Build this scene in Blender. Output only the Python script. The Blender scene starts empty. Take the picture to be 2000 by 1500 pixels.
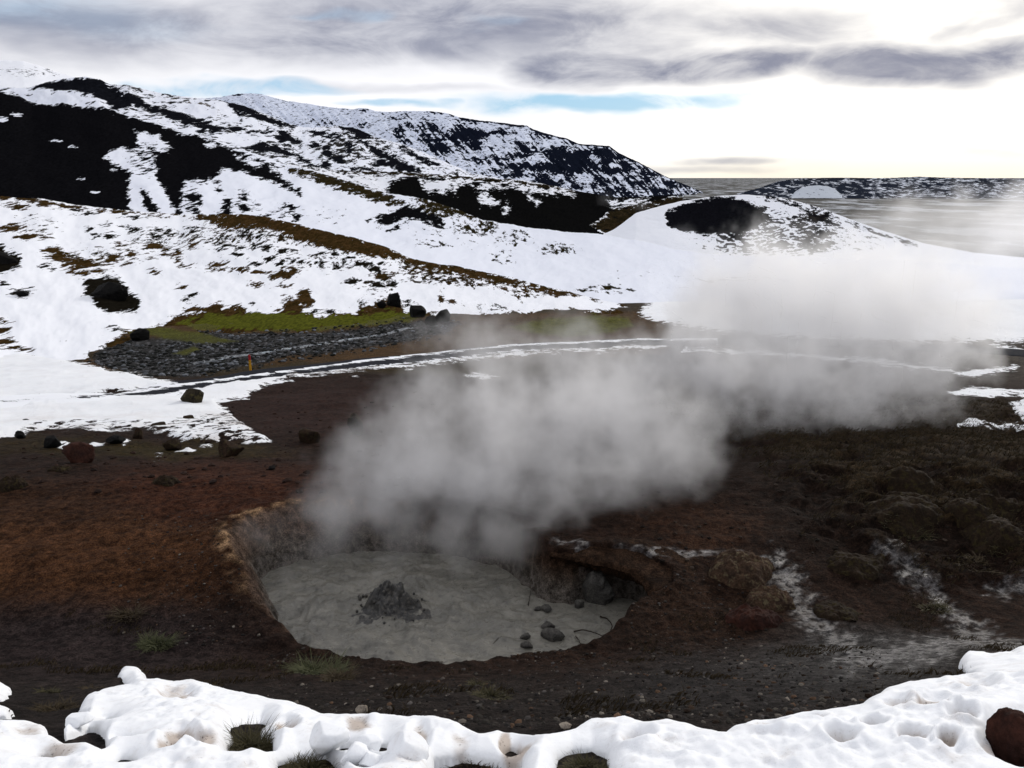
import bpy, math, random
import numpy as np
from mathutils import Vector, Matrix

S = bpy.context.scene
COL = S.collection
R = math.radians
random.seed(7)

# ------------------------------------------------------------------ camera
F = 1540.0                 # focal length in pixels of a 2000 x 1500 frame
PITCH = R(14.7)
CP, SP = math.cos(PITCH), math.sin(PITCH)
cam_d = bpy.data.cameras.new("camera")
cam_d.sensor_width = 36.0
cam_d.lens = 36.0 * F / 2000.0
cam_d.clip_start = 0.05
cam_d.clip_end = 120000
cam = bpy.data.objects.new("camera", cam_d)
COL.objects.link(cam)
cam.location = (0, 0, 0)   # eye height is the origin; the ground lies below it
cam.rotation_euler = (R(90) - PITCH, 0, 0)
S.camera = cam

# ------------------------------------------------------------------ render settings
S.render.engine = "CYCLES"
S.view_settings.view_transform = "Standard"
S.view_settings.look = "None"
S.view_settings.exposure = 0.0
S.view_settings.gamma = 1.0
S.view_settings.use_curve_mapping = False
cy = S.cycles
cy.use_adaptive_sampling = True
cy.adaptive_threshold = 0.02
cy.max_bounces = 6
cy.diffuse_bounces = 2
cy.glossy_bounces = 2
cy.volume_bounces = 4
cy.transparent_max_bounces = 8
cy.volume_step_rate = 2.0
cy.volume_max_steps = 256
try:
    cy.use_denoising = True
    cy.denoiser = "OPENIMAGEDENOISE"
except Exception:
    pass

# ------------------------------------------------------------------ sun
SUN_EL, SUN_AZ = R(24), R(38)     # azimuth measured from +Y (straight ahead) towards +X
sun_d = bpy.data.lights.new("sun", "SUN")
sun_d.energy = 1.5
sun_d.angle = R(10)
sun_d.color = (1.0, 0.95, 0.88)
sun = bpy.data.objects.new("sun", sun_d)
COL.objects.link(sun)
sdir = Vector((math.sin(SUN_AZ) * math.cos(SUN_EL), math.cos(SUN_AZ) * math.cos(SUN_EL), math.sin(SUN_EL)))
sun.rotation_euler = sdir.to_track_quat("Z", "Y").to_euler()
sun.location = (40, 50, 60)


# ------------------------------------------------------------------ node helpers
class NT:
    """small wrapper round a node tree"""
    def __init__(self, tree):
        self.t = tree
        self.n = tree.nodes
        self.l = tree.links

    def put(self, sock, v):
        if isinstance(v, bpy.types.NodeSocket):
            self.l.new(v, sock)
        else:
            try:
                sock.default_value = v
            except Exception:
                sock.default_value = (*v, 1.0)

    def math(self, op, a, b=None, c=None, clamp=False):
        n = self.n.new("ShaderNodeMath")
        n.operation = op
        n.use_clamp = clamp
        self.put(n.inputs[0], a)
        if b is not None:
            self.put(n.inputs[1], b)
        if c is not None:
            self.put(n.inputs[2], c)
        return n.outputs[0]

    def vmath(self, op, a, b=None, scale=None):
        n = self.n.new("ShaderNodeVectorMath")
        n.operation = op
        self.put(n.inputs[0], a)
        if b is not None:
            self.put(n.inputs[1], b)
        if scale is not None:
            self.put(n.inputs["Scale"], scale)
        return n.outputs["Value"] if op in ("LENGTH", "DISTANCE", "DOT_PRODUCT") else n.outputs[0]

    def sstep(self, x, lo, hi, a=0.0, b=1.0):
        n = self.n.new("ShaderNodeMapRange")
        n.interpolation_type = "SMOOTHSTEP"
        self.put(n.inputs[0], x)
        self.put(n.inputs[1], lo)
        self.put(n.inputs[2], hi)
        self.put(n.inputs[3], a)
        self.put(n.inputs[4], b)
        return n.outputs[0]

    def noise(self, vec, scale, detail=4.0, rough=0.55, dist=0.0, color=False):
        n = self.n.new("ShaderNodeTexNoise")
        if vec is not None:
            self.put(n.inputs["Vector"], vec)
        n.inputs["Scale"].default_value = scale
        n.inputs["Detail"].default_value = detail
        n.inputs["Roughness"].default_value = rough
        n.inputs["Distortion"].default_value = dist
        return n.outputs["Color"] if color else n.outputs[0]

    def mix(self, fac, a, b, blend="MIX"):
        n = self.n.new("ShaderNodeMix")
        n.data_type = "RGBA"
        n.blend_type = blend
        self.put(n.inputs[0], fac)
        self.put(n.inputs[6], a)
        self.put(n.inputs[7], b)
        return n.outputs[2]

    def attr(self, name, out="Fac"):
        n = self.n.new("ShaderNodeAttribute")
        n.attribute_name = name
        return n.outputs[out]

    def comb(self, x, y, z):
        n = self.n.new("ShaderNodeCombineXYZ")
        self.put(n.inputs[0], x)
        self.put(n.inputs[1], y)
        self.put(n.inputs[2], z)
        return n.outputs[0]


def new_mat(name, rough=0.8, spec=0.3):
    m = bpy.data.materials.new(name)
    m.use_nodes = True
    t = NT(m.node_tree)
    b = t.n["Principled BSDF"]
    b.inputs["Roughness"].default_value = rough
    b.inputs["Specular IOR Level"].default_value = spec
    return m, t, b


def bump(t, b, h, strength, dist):
    n = t.n.new("ShaderNodeBump")
    n.inputs["Strength"].default_value = strength
    n.inputs["Distance"].default_value = dist
    t.put(n.inputs["Height"], h)
    t.l.new(n.outputs[0], b.inputs["Normal"])


# ------------------------------------------------------------------ projection helpers
def ray(u, v):
    a = (np.asarray(u, float) - 1000.0) / F
    b = -(np.asarray(v, float) - 750.0) / F
    return a, CP + SP * b, -SP + CP * b        # world x, y, z of the ray


def unp(u, v, y):
    """point on the ray of pixel (u, v) that lies y metres ahead"""
    a, b, c = ray(u, v)
    k = np.asarray(y, float) / b
    return a * k, b * k, c * k


def proj(x, y, z):
    d = CP * y - SP * z
    d = np.maximum(d, 1e-3)
    h = SP * y + CP * z
    return 1000.0 + F * x / d, 750.0 - F * h / d


# ------------------------------------------------------------------ sky (world)
def azel(u, v):
    a, b, c = ray(u, v)
    return math.atan2(a, b), math.atan2(c, math.hypot(a, b))


W = bpy.data.worlds.new("World")
S.world = W
W.use_nodes = True
w = NT(W.node_tree)
bg = w.n["Background"]
bg.inputs["Strength"].default_value = 0.1
sky = w.n.new("ShaderNodeTexSky")
sky.sky_type = "NISHITA"
sky.sun_disc = False
sky.sun_elevation = SUN_EL
sky.sun_rotation = SUN_AZ
sky.air_density = 1.2
sky.dust_density = 0.6
tc = w.n.new("ShaderNodeTexCoord").outputs["Generated"]
sx = w.n.new("ShaderNodeSeparateXYZ")
w.l.new(tc, sx.inputs[0])
AZ = w.math("ARCTAN2", sx.outputs[0], sx.outputs[1])
EL = w.math("ARCSINE", sx.outputs[2])
# cloud space: long in azimuth, short in elevation
cs = w.comb(w.math("MULTIPLY", AZ, 3.0), w.math("MULTIPLY", EL, 9.0), 0.0)
warp = w.noise(cs, 1.3, 4, 0.55, color=True)
wv = w.vmath("SUBTRACT", warp, (0.5, 0.5, 0.5))
swx = w.n.new("ShaderNodeSeparateXYZ")
w.l.new(wv, swx.inputs[0])
AZW = w.math("MULTIPLY_ADD", swx.outputs[0], 0.42, AZ)
ELW = w.math("MULTIPLY_ADD", swx.outputs[1], 0.066, EL)
fb1 = w.noise(cs, 1.6, 7, 0.6)
cs2 = w.comb(w.math("MULTIPLY", AZ, 5.0), w.math("MULTIPLY", EL, 14.0), 3.3)
fb2 = w.noise(cs2, 1.7, 6, 0.62, 0.6)


def ell(u, v, ru, rv, soft=1.0):
    a0, e0 = azel(u, v)
    a1, _ = azel(u + ru, v)
    _, e1 = azel(u, v - rv)
    ra, re = abs(a1 - a0), abs(e1 - e0)
    dx = w.math("MULTIPLY", w.math("SUBTRACT", AZW, a0), 1.0 / ra)
    dy = w.math("MULTIPLY", w.math("SUBTRACT", ELW, e0), 1.0 / re)
    ln = w.vmath("LENGTH", w.comb(dx, dy, 0.0))
    return w.sstep(ln, 1.0 - soft, 1.0 + 0.35 * soft, 1.0, 0.0)


def stack(items, out=None):
    for (u, v, ru, rv, k, s) in items:
        e = w.math("MULTIPLY", ell(u, v, ru, rv, s), k)
        out = e if out is None else w.math("MAXIMUM", out, e)
    return out


grey = stack([(1330, 132, 330, 48, 0.92, 0.8), (1720, 122, 420, 62, 0.95, 0.75), (2050, 105, 300, 50, 0.85, 0.8), (1480, 55, 340, 70, 0.6, 0.9), (1180, 130, 220, 60, 0.8, 0.7), (1120, 70, 330, 66, 0.72, 0.8),
              (720, 75, 360, 62, 0.78, 0.75), (300, 55, 660, 100, 0.74, 0.85), (900, 45, 700, 95, 0.78, 0.8), (-150, 60, 420, 110, 0.45, 0.9),
              (1400, 312, 135, 13, 0.55, 0.8), (1330, 332, 220, 12, 0.38, 0.9),
              (720, 178, 380, 16, 0.30, 0.9), (1990, 15, 110, 80, 0.5, 0.9), (1900, 295, 130, 14, 0.22, 1.0)])
# away from the photographed strip the same broken cloud goes on
upper = w.sstep(EL, R(11), R(17))
gen = w.sstep(fb1, 0.38, 0.72, 0.1, 0.85)
grey = w.math("MAXIMUM", grey, w.math("MULTIPLY", gen, upper))
side = w.sstep(w.math("ABSOLUTE", AZ), R(36), R(50))
grey = w.math("MAXIMUM", grey, w.math("MULTIPLY", w.math("MULTIPLY", gen, side), 0.8))
grey = w.math("MULTIPLY", grey, w.sstep(w.math("ADD", w.math("MULTIPLY", fb2, 0.5), w.math("MULTIPLY", fb1, 0.5)), 0.28, 0.62, 0.76, 1.2))
grey = w.math("ADD", grey, w.sstep(fb1, 0.45, 0.75, 0.0, 0.14))
grey = w.math("MULTIPLY", w.math("MINIMUM", grey, 1.0), w.sstep(fb2, 0.25, 0.68, 0.74, 1.0))
blue = stack([(470, 180, 240, 17, 1.0, 0.6), (1180, 207, 370, 21, 1.0, 0.6), (770, 212, 120, 8, 0.8, 0.8),
              (640, 32, 60, 12, 0.3, 1.0), (960, 45, 60, 14, 0.3, 1.0), (60, 25, 320, 60, 0.36, 1.0)])
blue = w.math("MULTIPLY", blue, w.sstep(fb2, 0.40, 0.64, 1.0, 0.45))
bl2 = w.math("MULTIPLY", w.sstep(fb1, 0.36, 0.28), w.math("MULTIPLY", upper, 0.7))
blue = w.math("MAXIMUM", blue, bl2)

# cloud light: white, warmer and brighter towards the hidden sun and the horizon beneath it
sd_ = w.vmath("DOT_PRODUCT", tc, tuple(sdir))
glow = w.sstep(sd_, 0.72, 1.0)
white = w.mix(glow, (10.4, 10.4, 10.7, 1), (15.0, 14.4, 13.2, 1))
low = w.math("MULTIPLY", w.sstep(EL, R(2.6), R(0.0)), w.sstep(AZ, R(2), R(16)))
white = w.mix(w.math("MULTIPLY", low, 0.75), white, (10.6, 9.6, 7.6, 1))
greyc = w.mix(glow, (2.6, 2.8, 3.75, 1), (2.9, 3.0, 3.8, 1))
bluec = w.mix(0.7, sky.outputs[0], (2.6, 5.9, 9.4, 1))
cloud = w.mix(grey, white, greyc)
full = w.mix(blue, cloud, bluec)
below = w.sstep(EL, R(-0.4), R(-3))
full = w.mix(below, full, (1.2, 1.1, 1.0, 1))
w.l.new(full, bg.inputs["Color"])


# ------------------------------------------------------------------ numpy noise
def _h(ix, iy, seed):
    n = (ix.astype(np.int64) * 374761393 + iy.astype(np.int64) * 668265263 + seed * 974711) & 0xFFFFFFFF
    n = ((n ^ (n >> 13)) * 1274126177) & 0xFFFFFFFF
    return n ^ (n >> 16)


def pnoise(x, y, seed=0):
    x = np.asarray(x, float); y = np.asarray(y, float)
    ix = np.floor(x); iy = np.floor(y)
    fx = x - ix; fy = y - iy
    ux = fx * fx * fx * (fx * (fx * 6 - 15) + 10)
    uy = fy * fy * fy * (fy * (fy * 6 - 15) + 10)

    def g(a, b):
        t = (_h(ix + a, iy + b, seed) & 1023) * (2 * math.pi / 1024)
        return np.cos(t) * (fx - a) + np.sin(t) * (fy - b)
    return ((1 - ux) * (1 - uy) * g(0, 0) + ux * (1 - uy) * g(1, 0) + (1 - ux) * uy * g(0, 1) + ux * uy * g(1, 1)) * 1.5


def fbm(x, y, oct=4, seed=0, gain=0.5, ridge=False):
    s = 0.0; a = 1.0; tot = 0.0; f = 1.0
    for i in range(oct):
        n = pnoise(x * f + 17.3 * i, y * f - 9.1 * i, seed + i)
        s = s + a * ((1 - 2 * np.abs(n)) if ridge else n)
        tot += a; a *= gain; f *= 2.03
    return s / tot


def sstep(x, lo, hi):
    t = np.clip((x - lo) / (hi - lo), 0, 1)
    return t * t * (3 - 2 * t)


def poly_sd(px, py, poly):
    """signed distance to a polygon, positive inside"""
    px = np.asarray(px, float); py = np.asarray(py, float)
    d = np.full(px.shape, 1e18); ins = np.zeros(px.shape, bool)
    n = len(poly)
    for i in range(n):
        ax, ay = poly[i][0], poly[i][1]
        bx, by = poly[(i + 1) % n][0], poly[(i + 1) % n][1]
        ex, ey = bx - ax, by - ay
        wx, wy = px - ax, py - ay
        t = np.clip((wx * ex + wy * ey) / max(ex * ex + ey * ey, 1e-12), 0, 1)
        dx, dy = wx - ex * t, wy - ey * t
        d = np.minimum(d, dx * dx + dy * dy)
        if ay != by:
            c = (ay <= py) != (by <= py)
            xi = ax + (py - ay) * (bx - ax) / (by - ay)
            ins ^= c & (px < xi)
    d = np.sqrt(d)
    return np.where(ins, d, -d)


def ell_sd(px, py, e):
    u, v, ru, rv = e[:4]
    q = np.sqrt(((px - u) / ru) ** 2 + ((py - v) / rv) ** 2)
    return (1 - q) * math.sqrt(ru * rv) * 0.8


def line_sd(px, py, pts, half):
    d = np.full(np.shape(px), 1e18)
    for (ax, ay), (bx, by) in zip(pts[:-1], pts[1:]):
        ex, ey = bx - ax, by - ay
        t = np.clip(((px - ax) * ex + (py - ay) * ey) / (ex * ex + ey * ey), 0, 1)
        d = np.minimum(d, (px - ax - ex * t) ** 2 + (py - ay - ey * t) ** 2)
    return half - np.sqrt(d)


def field(px, py, polys=(), ells=(), lines=()):
    """largest signed distance (in pixels of the survey) over all shapes"""
    out = np.full(np.shape(px), -60.0)
    for p in polys:
        out = np.maximum(out, poly_sd(px, py, p))
    for e in ells:
        out = np.maximum(out, ell_sd(px, py, e))
    for pts, h in lines:
        out = np.maximum(out, line_sd(px, py, pts, h))
    return out


def ebl(U, V, items):
    """soft blobs: strength field"""
    o = np.zeros(U.shape)
    for (u, v, ru, rv, k) in items:
        q = np.sqrt(((U - u) / ru) ** 2 + ((V - v) / rv) ** 2)
        o = np.maximum(o, k * (1 - sstep(q, 0.4, 1.1)))
    return o


# ------------------------------------------------------------------ object helpers
def tag(o, label=None, cat=None, group=None, kind=None):
    if label: o["label"] = label
    if cat: o["category"] = cat
    if group: o["group"] = group
    if kind: o["kind"] = kind
    return o


def link(name, me, mat=None, parent=None):
    o = bpy.data.objects.new(name, me)
    COL.objects.link(o)
    if mat and me is not None and not me.materials:
        me.materials.append(mat)
    if parent: o.parent = parent
    return o


def mesh_np(name, V, Fq, smooth=True):
    """mesh from an (n,3) vertex array and an (m,k) face array"""
    me = bpy.data.meshes.new(name)
    V = np.ascontiguousarray(V, dtype=np.float32); Fq = np.ascontiguousarray(Fq, dtype=np.int32)
    k = Fq.shape[1]
    me.vertices.add(len(V)); me.vertices.foreach_set("co", V.ravel())
    me.loops.add(Fq.size); me.loops.foreach_set("vertex_index", Fq.ravel())
    me.polygons.add(len(Fq))
    me.polygons.foreach_set("loop_start", np.arange(0, Fq.size, k, dtype=np.int32))
    me.polygons.foreach_set("loop_total", np.full(len(Fq), k, dtype=np.int32))
    me.polygons.foreach_set("use_smooth", np.full(len(Fq), smooth))
    me.update(calc_edges=True)
    me.validate()
    return me


def grid_faces(nr, nc, keep=None):
    i = np.arange(nr * nc).reshape(nr, nc)
    q = np.stack([i[:-1, :-1], i[:-1, 1:], i[1:, 1:], i[1:, :-1]], -1).reshape(-1, 4)
    if keep is not None:
        kk = keep.reshape(nr, nc)
        m = (kk[:-1, :-1] | kk[:-1, 1:] | kk[1:, 1:] | kk[1:, :-1]).ravel()
        q = q[m]
    return q


def compact(V, Fq, *arrs):
    used = np.unique(Fq)
    mp = np.full(len(V), -1, np.int64); mp[used] = np.arange(len(used))
    return (V[used], mp[Fq]) + tuple(a[used] for a in arrs)


def set_f(me, name, arr):
    a = me.attributes.new(name, "FLOAT", "POINT")
    a.data.foreach_set("value", np.ascontiguousarray(arr, dtype=np.float32).ravel())


def set_c(me, name, arr):
    a = me.attributes.new(name, "FLOAT_COLOR", "POINT")
    c = np.ones((len(arr), 4), np.float32); c[:, :3] = arr
    a.data.foreach_set("color", c.ravel())


# ------------------------------------------------------------------ ground shape
_py = np.array([0, 1.2, 2.5, 3.4, 4.2, 5.5, 7.6, 8.6, 10, 12.5, 15, 20, 30, 40, 50, 60, 90, 140])
_pz = np.array([-1.75, -1.8, -2.15, -2.66, -3.22, -4.0, -5.2, -5.28, -5.05, -4.98, -5.5, -6.5, -8.3, -9.75, -10.6, -11.1, -12.3, -14])
_ty = np.linspace(0, 140, 2801)
_tz = np.interp(_ty, _py, _pz)
_k = np.exp(-0.5 * (np.arange(-14, 15) / 5.0) ** 2); _k /= _k.sum()
_tz = np.convolve(np.pad(_tz, 14, mode="edge"), _k, mode="valid")


def G0(x, y):
    x = np.asarray(x, float); y = np.asarray(y, float)
    near = 1 - sstep(y, 9, 16)
    yy = y - near * 0.12 * np.clip(x, 0, 6)
    z = np.interp(yy, _ty, _tz)
    z = z + 0.28 * fbm(x * 0.16, y * 0.16, 3, 5) * sstep(y, 11, 20)
    z = z + 0.5 * fbm(x * 0.05, y * 0.05, 2, 8) * sstep(y, 20, 40)
    return z


def hit(u, v, fn=None, lo=1.3, hi=130.0):
    """first point where the ray of (u, v) meets the ground"""
    fn = fn or G0
    a, b, c = ray(u, v)
    ys = lo * (hi / lo) ** np.linspace(0, 1, 1400)
    zr = ys * c / b
    zg = fn(ys * a / b, ys)
    i = int(np.argmax(zr <= zg))
    if zr[i] > zg[i]: i = len(ys) - 1
    y = ys[i]
    return float(a / b * y), float(y), float(zg[i])


def hits(us, vs, n=260, lo=1.3, hi=90.0):
    """the same for many pixels at once (smooth ground), refined by bisection"""
    a, b, c = ray(us, vs)
    kx, kz = a / b, c / b
    ys = lo * (hi / lo) ** np.linspace(0, 1, n)
    under = (kz[:, None] * ys[None] - G0(kx[:, None] * ys[None], np.broadcast_to(ys, (len(kx), n)))) <= 0
    i = np.clip(np.argmax(under, 1), 1, n - 1)
    y0, y1 = ys[i - 1], ys[i]
    for _ in range(12):
        ym = (y0 + y1) / 2
        u_ = kz * ym <= G0(kx * ym, ym)
        y1 = np.where(u_, ym, y1); y0 = np.where(u_, y0, ym)
    return kx * y1, y1


PIT_PX = [(436, 1046), (470, 1018), (520, 1000), (575, 988), (680, 985), (800, 988), (900, 995), (990, 1020),
          (1045, 1052), (1075, 1078), (1150, 1092), (1215, 1108), (1262, 1135), (1268, 1158), (1240, 1188), (1212, 1222),
          (1150, 1262), (1075, 1275), (1000, 1290), (930, 1300), (870, 1306), (800, 1304), (730, 1297), (660, 1288),
          (610, 1272), (560, 1240), (520, 1205), (485, 1150), (462, 1110), (440, 1075)]
PIT = [hit(*p)[:2] for p in PIT_PX]
CAVE = [hit(*p)[:2] for p in [(1110, 1092), (1150, 1072), (1240, 1084), (1310, 1116), (1312, 1150), (1268, 1164), (1240, 1184), (1190, 1184)]]
POOL_Z = -5.76


def pit_sd(x, y):
    s = np.maximum(poly_sd(x, y, PIT), poly_sd(x, y, CAVE) * 1.6)
    s = s + 0.10 * fbm(x * 1.6, y * 1.6, 3, 21) + 0.05 * fbm(x * 5, y * 5, 2, 22)
    return s


def hummock(x, y):
    """mossy frost hummocks on the slope to the right"""
    m = sstep(x, 3.2, 6.0) * sstep(y, 8.5, 10.5) * (1 - sstep(y, 24, 32))
    n = fbm(x * 0.75 + 0.5 * pnoise(x * 0.6, y * 0.6, 3), y * 1.15, 4, 31, ridge=True)
    return m * (0.24 * sstep(n, -0.1, 0.8) + 0.07 * fbm(x * 2.3, y * 2.3, 3, 33))


def G(x, y):
    x = np.asarray(x, float); y = np.asarray(y, float)
    z = G0(x, y)
    s = np.full(x.shape, -9.0)
    box = (x > -7) & (x < 5) & (y > 5.5) & (y < 15.5)
    if box.any():
        s = np.where(box, pit_sd(np.where(box, x, 0), np.where(box, y, 40)), -9.0)
    left = sstep(-x, 2.2, 3.6)
    ww = 0.35 + 0.75 * left
    z = z + 0.07 * np.exp(-(s / 0.35) ** 2) - 1.75 * sstep(s, -0.04, 1.0 * ww)
    # relief
    near = 1 - sstep(y, 14, 30)
    z = z + 0.050 * fbm(x * 1.1, y * 1.1, 4, 41) * (0.5 + near)
    z = z + 0.020 * fbm(x * 5.5, y * 5.5, 3, 42) * near * (1 + 1.5 * np.exp(-(s / 0.7) ** 2))
    z = z + 0.016 * np.clip(fbm(x * 13, y * 13, 3, 44), 0, 1) * (1 - sstep(y, 10, 14)) * sstep(y, 3, 4)
    z = z + 0.11 * np.clip(fbm(x * 0.9, y * 0.9, 4, 43), 0, 1) * sstep(y, 13, 20)
    z = z + hummock(x, y)
    return z


# ------------------------------------------------------------------ survey of the snow and soil zones
GS = [
    [(-500, 640), (0, 684), (60, 691), (120, 702), (200, 719), (280, 736), (346, 748), (325, 754), (240, 766), (150, 776), (0, 783), (-500, 800)],
    [(-500, 800), (0, 785), (150, 779), (250, 769), (350, 772), (420, 748), (520, 735), (620, 725), (700, 718), (790, 713), (800, 718),
     (700, 726), (650, 731), (560, 742), (510, 757), (480, 775), (420, 788), (445, 802), (470, 825), (500, 845), (532, 862), (505, 870), (430, 862),
     (380, 868), (330, 850), (300, 846), (270, 840), (200, 845), (150, 840), (60, 845), (0, 856), (-500, 880)],
    [(905, 734), (940, 730), (968, 736), (940, 741)],
    [(1858, 730), (1895, 722), (1990, 718), (1960, 726), (1905, 736)],
    [(1850, 768), (1905, 760), (1995, 762), (2300, 755), (2300, 768), (1985, 774), (1920, 781), (1880, 775)],
    [(1968, 800), (2000, 788), (2300, 780), (2300, 830), (2000, 828), (1980, 816)],
    [(1868, 838), (1905, 834), (2000, 850), (2200, 856), (2000, 858), (1920, 848)],
    [(1940, 628), (2010, 622), (2300, 618), (2300, 634), (1960, 634)],
    [(1245, 612), (1300, 560), (1900, 540), (2400, 540), (2400, 662), (1850, 668), (1500, 656), (1290, 630)],
]
GS_L = [([(790, 716), (900, 702), (1000, 690), (1100, 684), (1250, 678), (1300, 676)], 2.2),
        ([(1340, 684), (1500, 690), (1700, 705), (1860, 724)], 2.5),
        ([(1930, 655), (2010, 666), (2300, 690)], 2.5), ([(1940, 676), (2010, 686), (2300, 710)], 2.5)]
GS_E = [(360, 1365 - 500, 8, 4), (352, 852, 16, 5), (125, 871, 10, 4), (152, 875, 9, 4), (188, 866, 11, 3), (245, 863, 9, 4),
        (368, 881, 14, 3), (312, 890, 5, 3), (400, 872, 10, 3), (690, 735, 8, 2)]
MOSS = [[(350, 632), (400, 615), (470, 612), (560, 612), (640, 620), (700, 612), (790, 606), (830, 612), (800, 632), (700, 638), (640, 644), (560, 646), (440, 646), (380, 642)],
        [(255, 650), (300, 640), (400, 652), (470, 668), (380, 672), (330, 662)], [(330, 690), (380, 676), (400, 684), (360, 696)],
        [(990, 640), (1060, 622), (1160, 616), (1230, 622), (1240, 640), (1150, 655), (1060, 655)]]
HEATH = [[(352, 612), (395, 607), (428, 594), (445, 600), (470, 598), (490, 611), (540, 610), (537, 604), (555, 600), (556, 581), (580, 583), (578, 575),
          (585, 570), (572, 564), (600, 564), (612, 574), (617, 587), (605, 595), (590, 598), (595, 612), (635, 618), (665, 612), (695, 606), (702, 600),
          (740, 595), (752, 588), (765, 572), (775, 580), (785, 595), (800, 608), (815, 612), (880, 616), (940, 613), (1000, 610), (1060, 612), (1100, 604), (1160, 608),
          (1200, 607), (1240, 612), (1300, 616), (1300, 690), (150, 720), (200, 680), (240, 650), (300, 640)]]
HEATH_E = [(36, 402, 22, 6), (25, 447, 32, 7), (55, 462, 22, 6), (85, 462, 12, 4), (106, 488, 20, 7), (125, 503, 26, 9), (160, 513, 42, 9),
           (210, 507, 24, 7), (152, 521, 26, 8), (165, 533, 20, 5), (190, 530, 16, 6), (250, 515, 10, 3), (30, 437, 11, 4), (83, 451, 6, 2), (232, 476, 9, 4),
           (260, 476, 13, 4), (300, 478, 20, 5), (318, 485, 9, 5), (372, 476, 12, 6), (230, 492, 10, 4), (255, 497, 12, 5), (295, 503, 14, 6),
           (320, 498, 8, 4), (342, 497, 9, 5), (205, 486, 6, 2), (270, 507, 10, 3), (348, 510, 6, 2), (365, 519, 12, 3), (303, 531, 11, 4),
           (354, 560, 12, 4), (420, 515, 13, 4), (435, 516, 8, 6), (418, 528, 9, 5), (438, 525, 8, 4), (470, 527, 22, 5), (510, 531, 22, 4),
           (550, 536, 26, 7), (562, 525, 9, 6), (502, 553, 11, 4), (557, 557, 17, 3), (748, 538, 16, 6), (10, 628, 13, 4), (4, 646, 16, 7), (8, 668, 20, 5), (40, 680, 22, 4),
           (378, 605, 18, 5), (1235, 596, 22, 5), (1200, 584, 30, 4), (985, 566, 14, 4), (1015, 574, 8, 6), (1080, 562, 10, 4), (880, 592, 10, 4), (862, 585, 3, 8)]
DARK_E = [(208, 438, 8, 3), (263, 450, 14, 5), (187, 462, 8, 3), (213, 461, 10, 4), (172, 449, 4, 2), (300, 462, 8, 3), (312, 450, 10, 4), (330, 455, 8, 4),
          (310, 461, 8, 3), (378, 447, 14, 6), (295, 468, 10, 3), (440, 478, 18, 4), (470, 483, 16, 4), (495, 480, 7, 5), (520, 485, 9, 6), (550, 490, 12, 6),
          (575, 488, 8, 4), (438, 464, 6, 4), (475, 457, 10, 5), (508, 465, 8, 3), (425, 490, 10, 3), (462, 499, 6, 3), (500, 513, 9, 5), (525, 507, 9, 4),
          (550, 512, 8, 6), (572, 510, 9, 5), (590, 515, 6, 6), (628, 515, 8, 5), (655, 520, 6, 4), (685, 547, 10, 4), (710, 518, 12, 5), (735, 522, 14, 8),
          (740, 552, 10, 6), (765, 553, 8, 6), (497, 596, 4, 3), (631, 498, 7, 5), (655, 498, 8, 5), (682, 503, 9, 4), (670, 508, 5, 5), (42, 572, 20, 9),
          (92, 520, 9, 4), (5, 555, 8, 4), (240, 442, 14, 3), (262, 424, 14, 3), (175, 418, 5, 2), (183, 422, 4, 2), (145, 410, 8, 3), (224, 640, 5, 2),
          (800, 590, 8, 5), (770, 578, 5, 7), (975, 598, 8, 3), (970, 605, 10, 3), (937, 598, 4, 2), (365, 590, 4, 3), (378, 577, 8, 2), (612, 610, 4, 2), (640, 608, 4, 2), (702, 585, 4, 3)]
HILL_DARK = [[(-500, 372), (0, 378), (60, 384), (120, 396), (200, 408), (300, 418), (360, 420), (300, 421), (200, 414), (120, 405), (60, 396), (0, 388), (-500, 386)],
             [(372, 421), (400, 416), (480, 415), (520, 420), (600, 440), (700, 463), (750, 478), (800, 501), (850, 511), (900, 518), (960, 531), (1010, 544), (1060, 558),
              (1120, 573), (1130, 580), (1100, 580), (1050, 568), (990, 556), (940, 547), (900, 538), (860, 531), (830, 524), (790, 512), (740, 505), (710, 500), (680, 495),
              (640, 485), (600, 474), (560, 461), (530, 448), (500, 446), (470, 450), (440, 445), (420, 438), (400, 432)]]
STREAM = [(172, 700), (215, 674), (250, 662), (330, 657), (400, 650), (480, 650), (560, 650), (640, 647), (700, 641), (760, 633), (850, 622), (900, 630), (870, 652),
          (740, 676), (640, 690), (560, 700), (500, 712), (430, 722), (380, 736), (300, 734), (200, 714)]
WATER = [(375, 712), (440, 701), (520, 690), (600, 676), (680, 664), (760, 652), (800, 640)]


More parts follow.
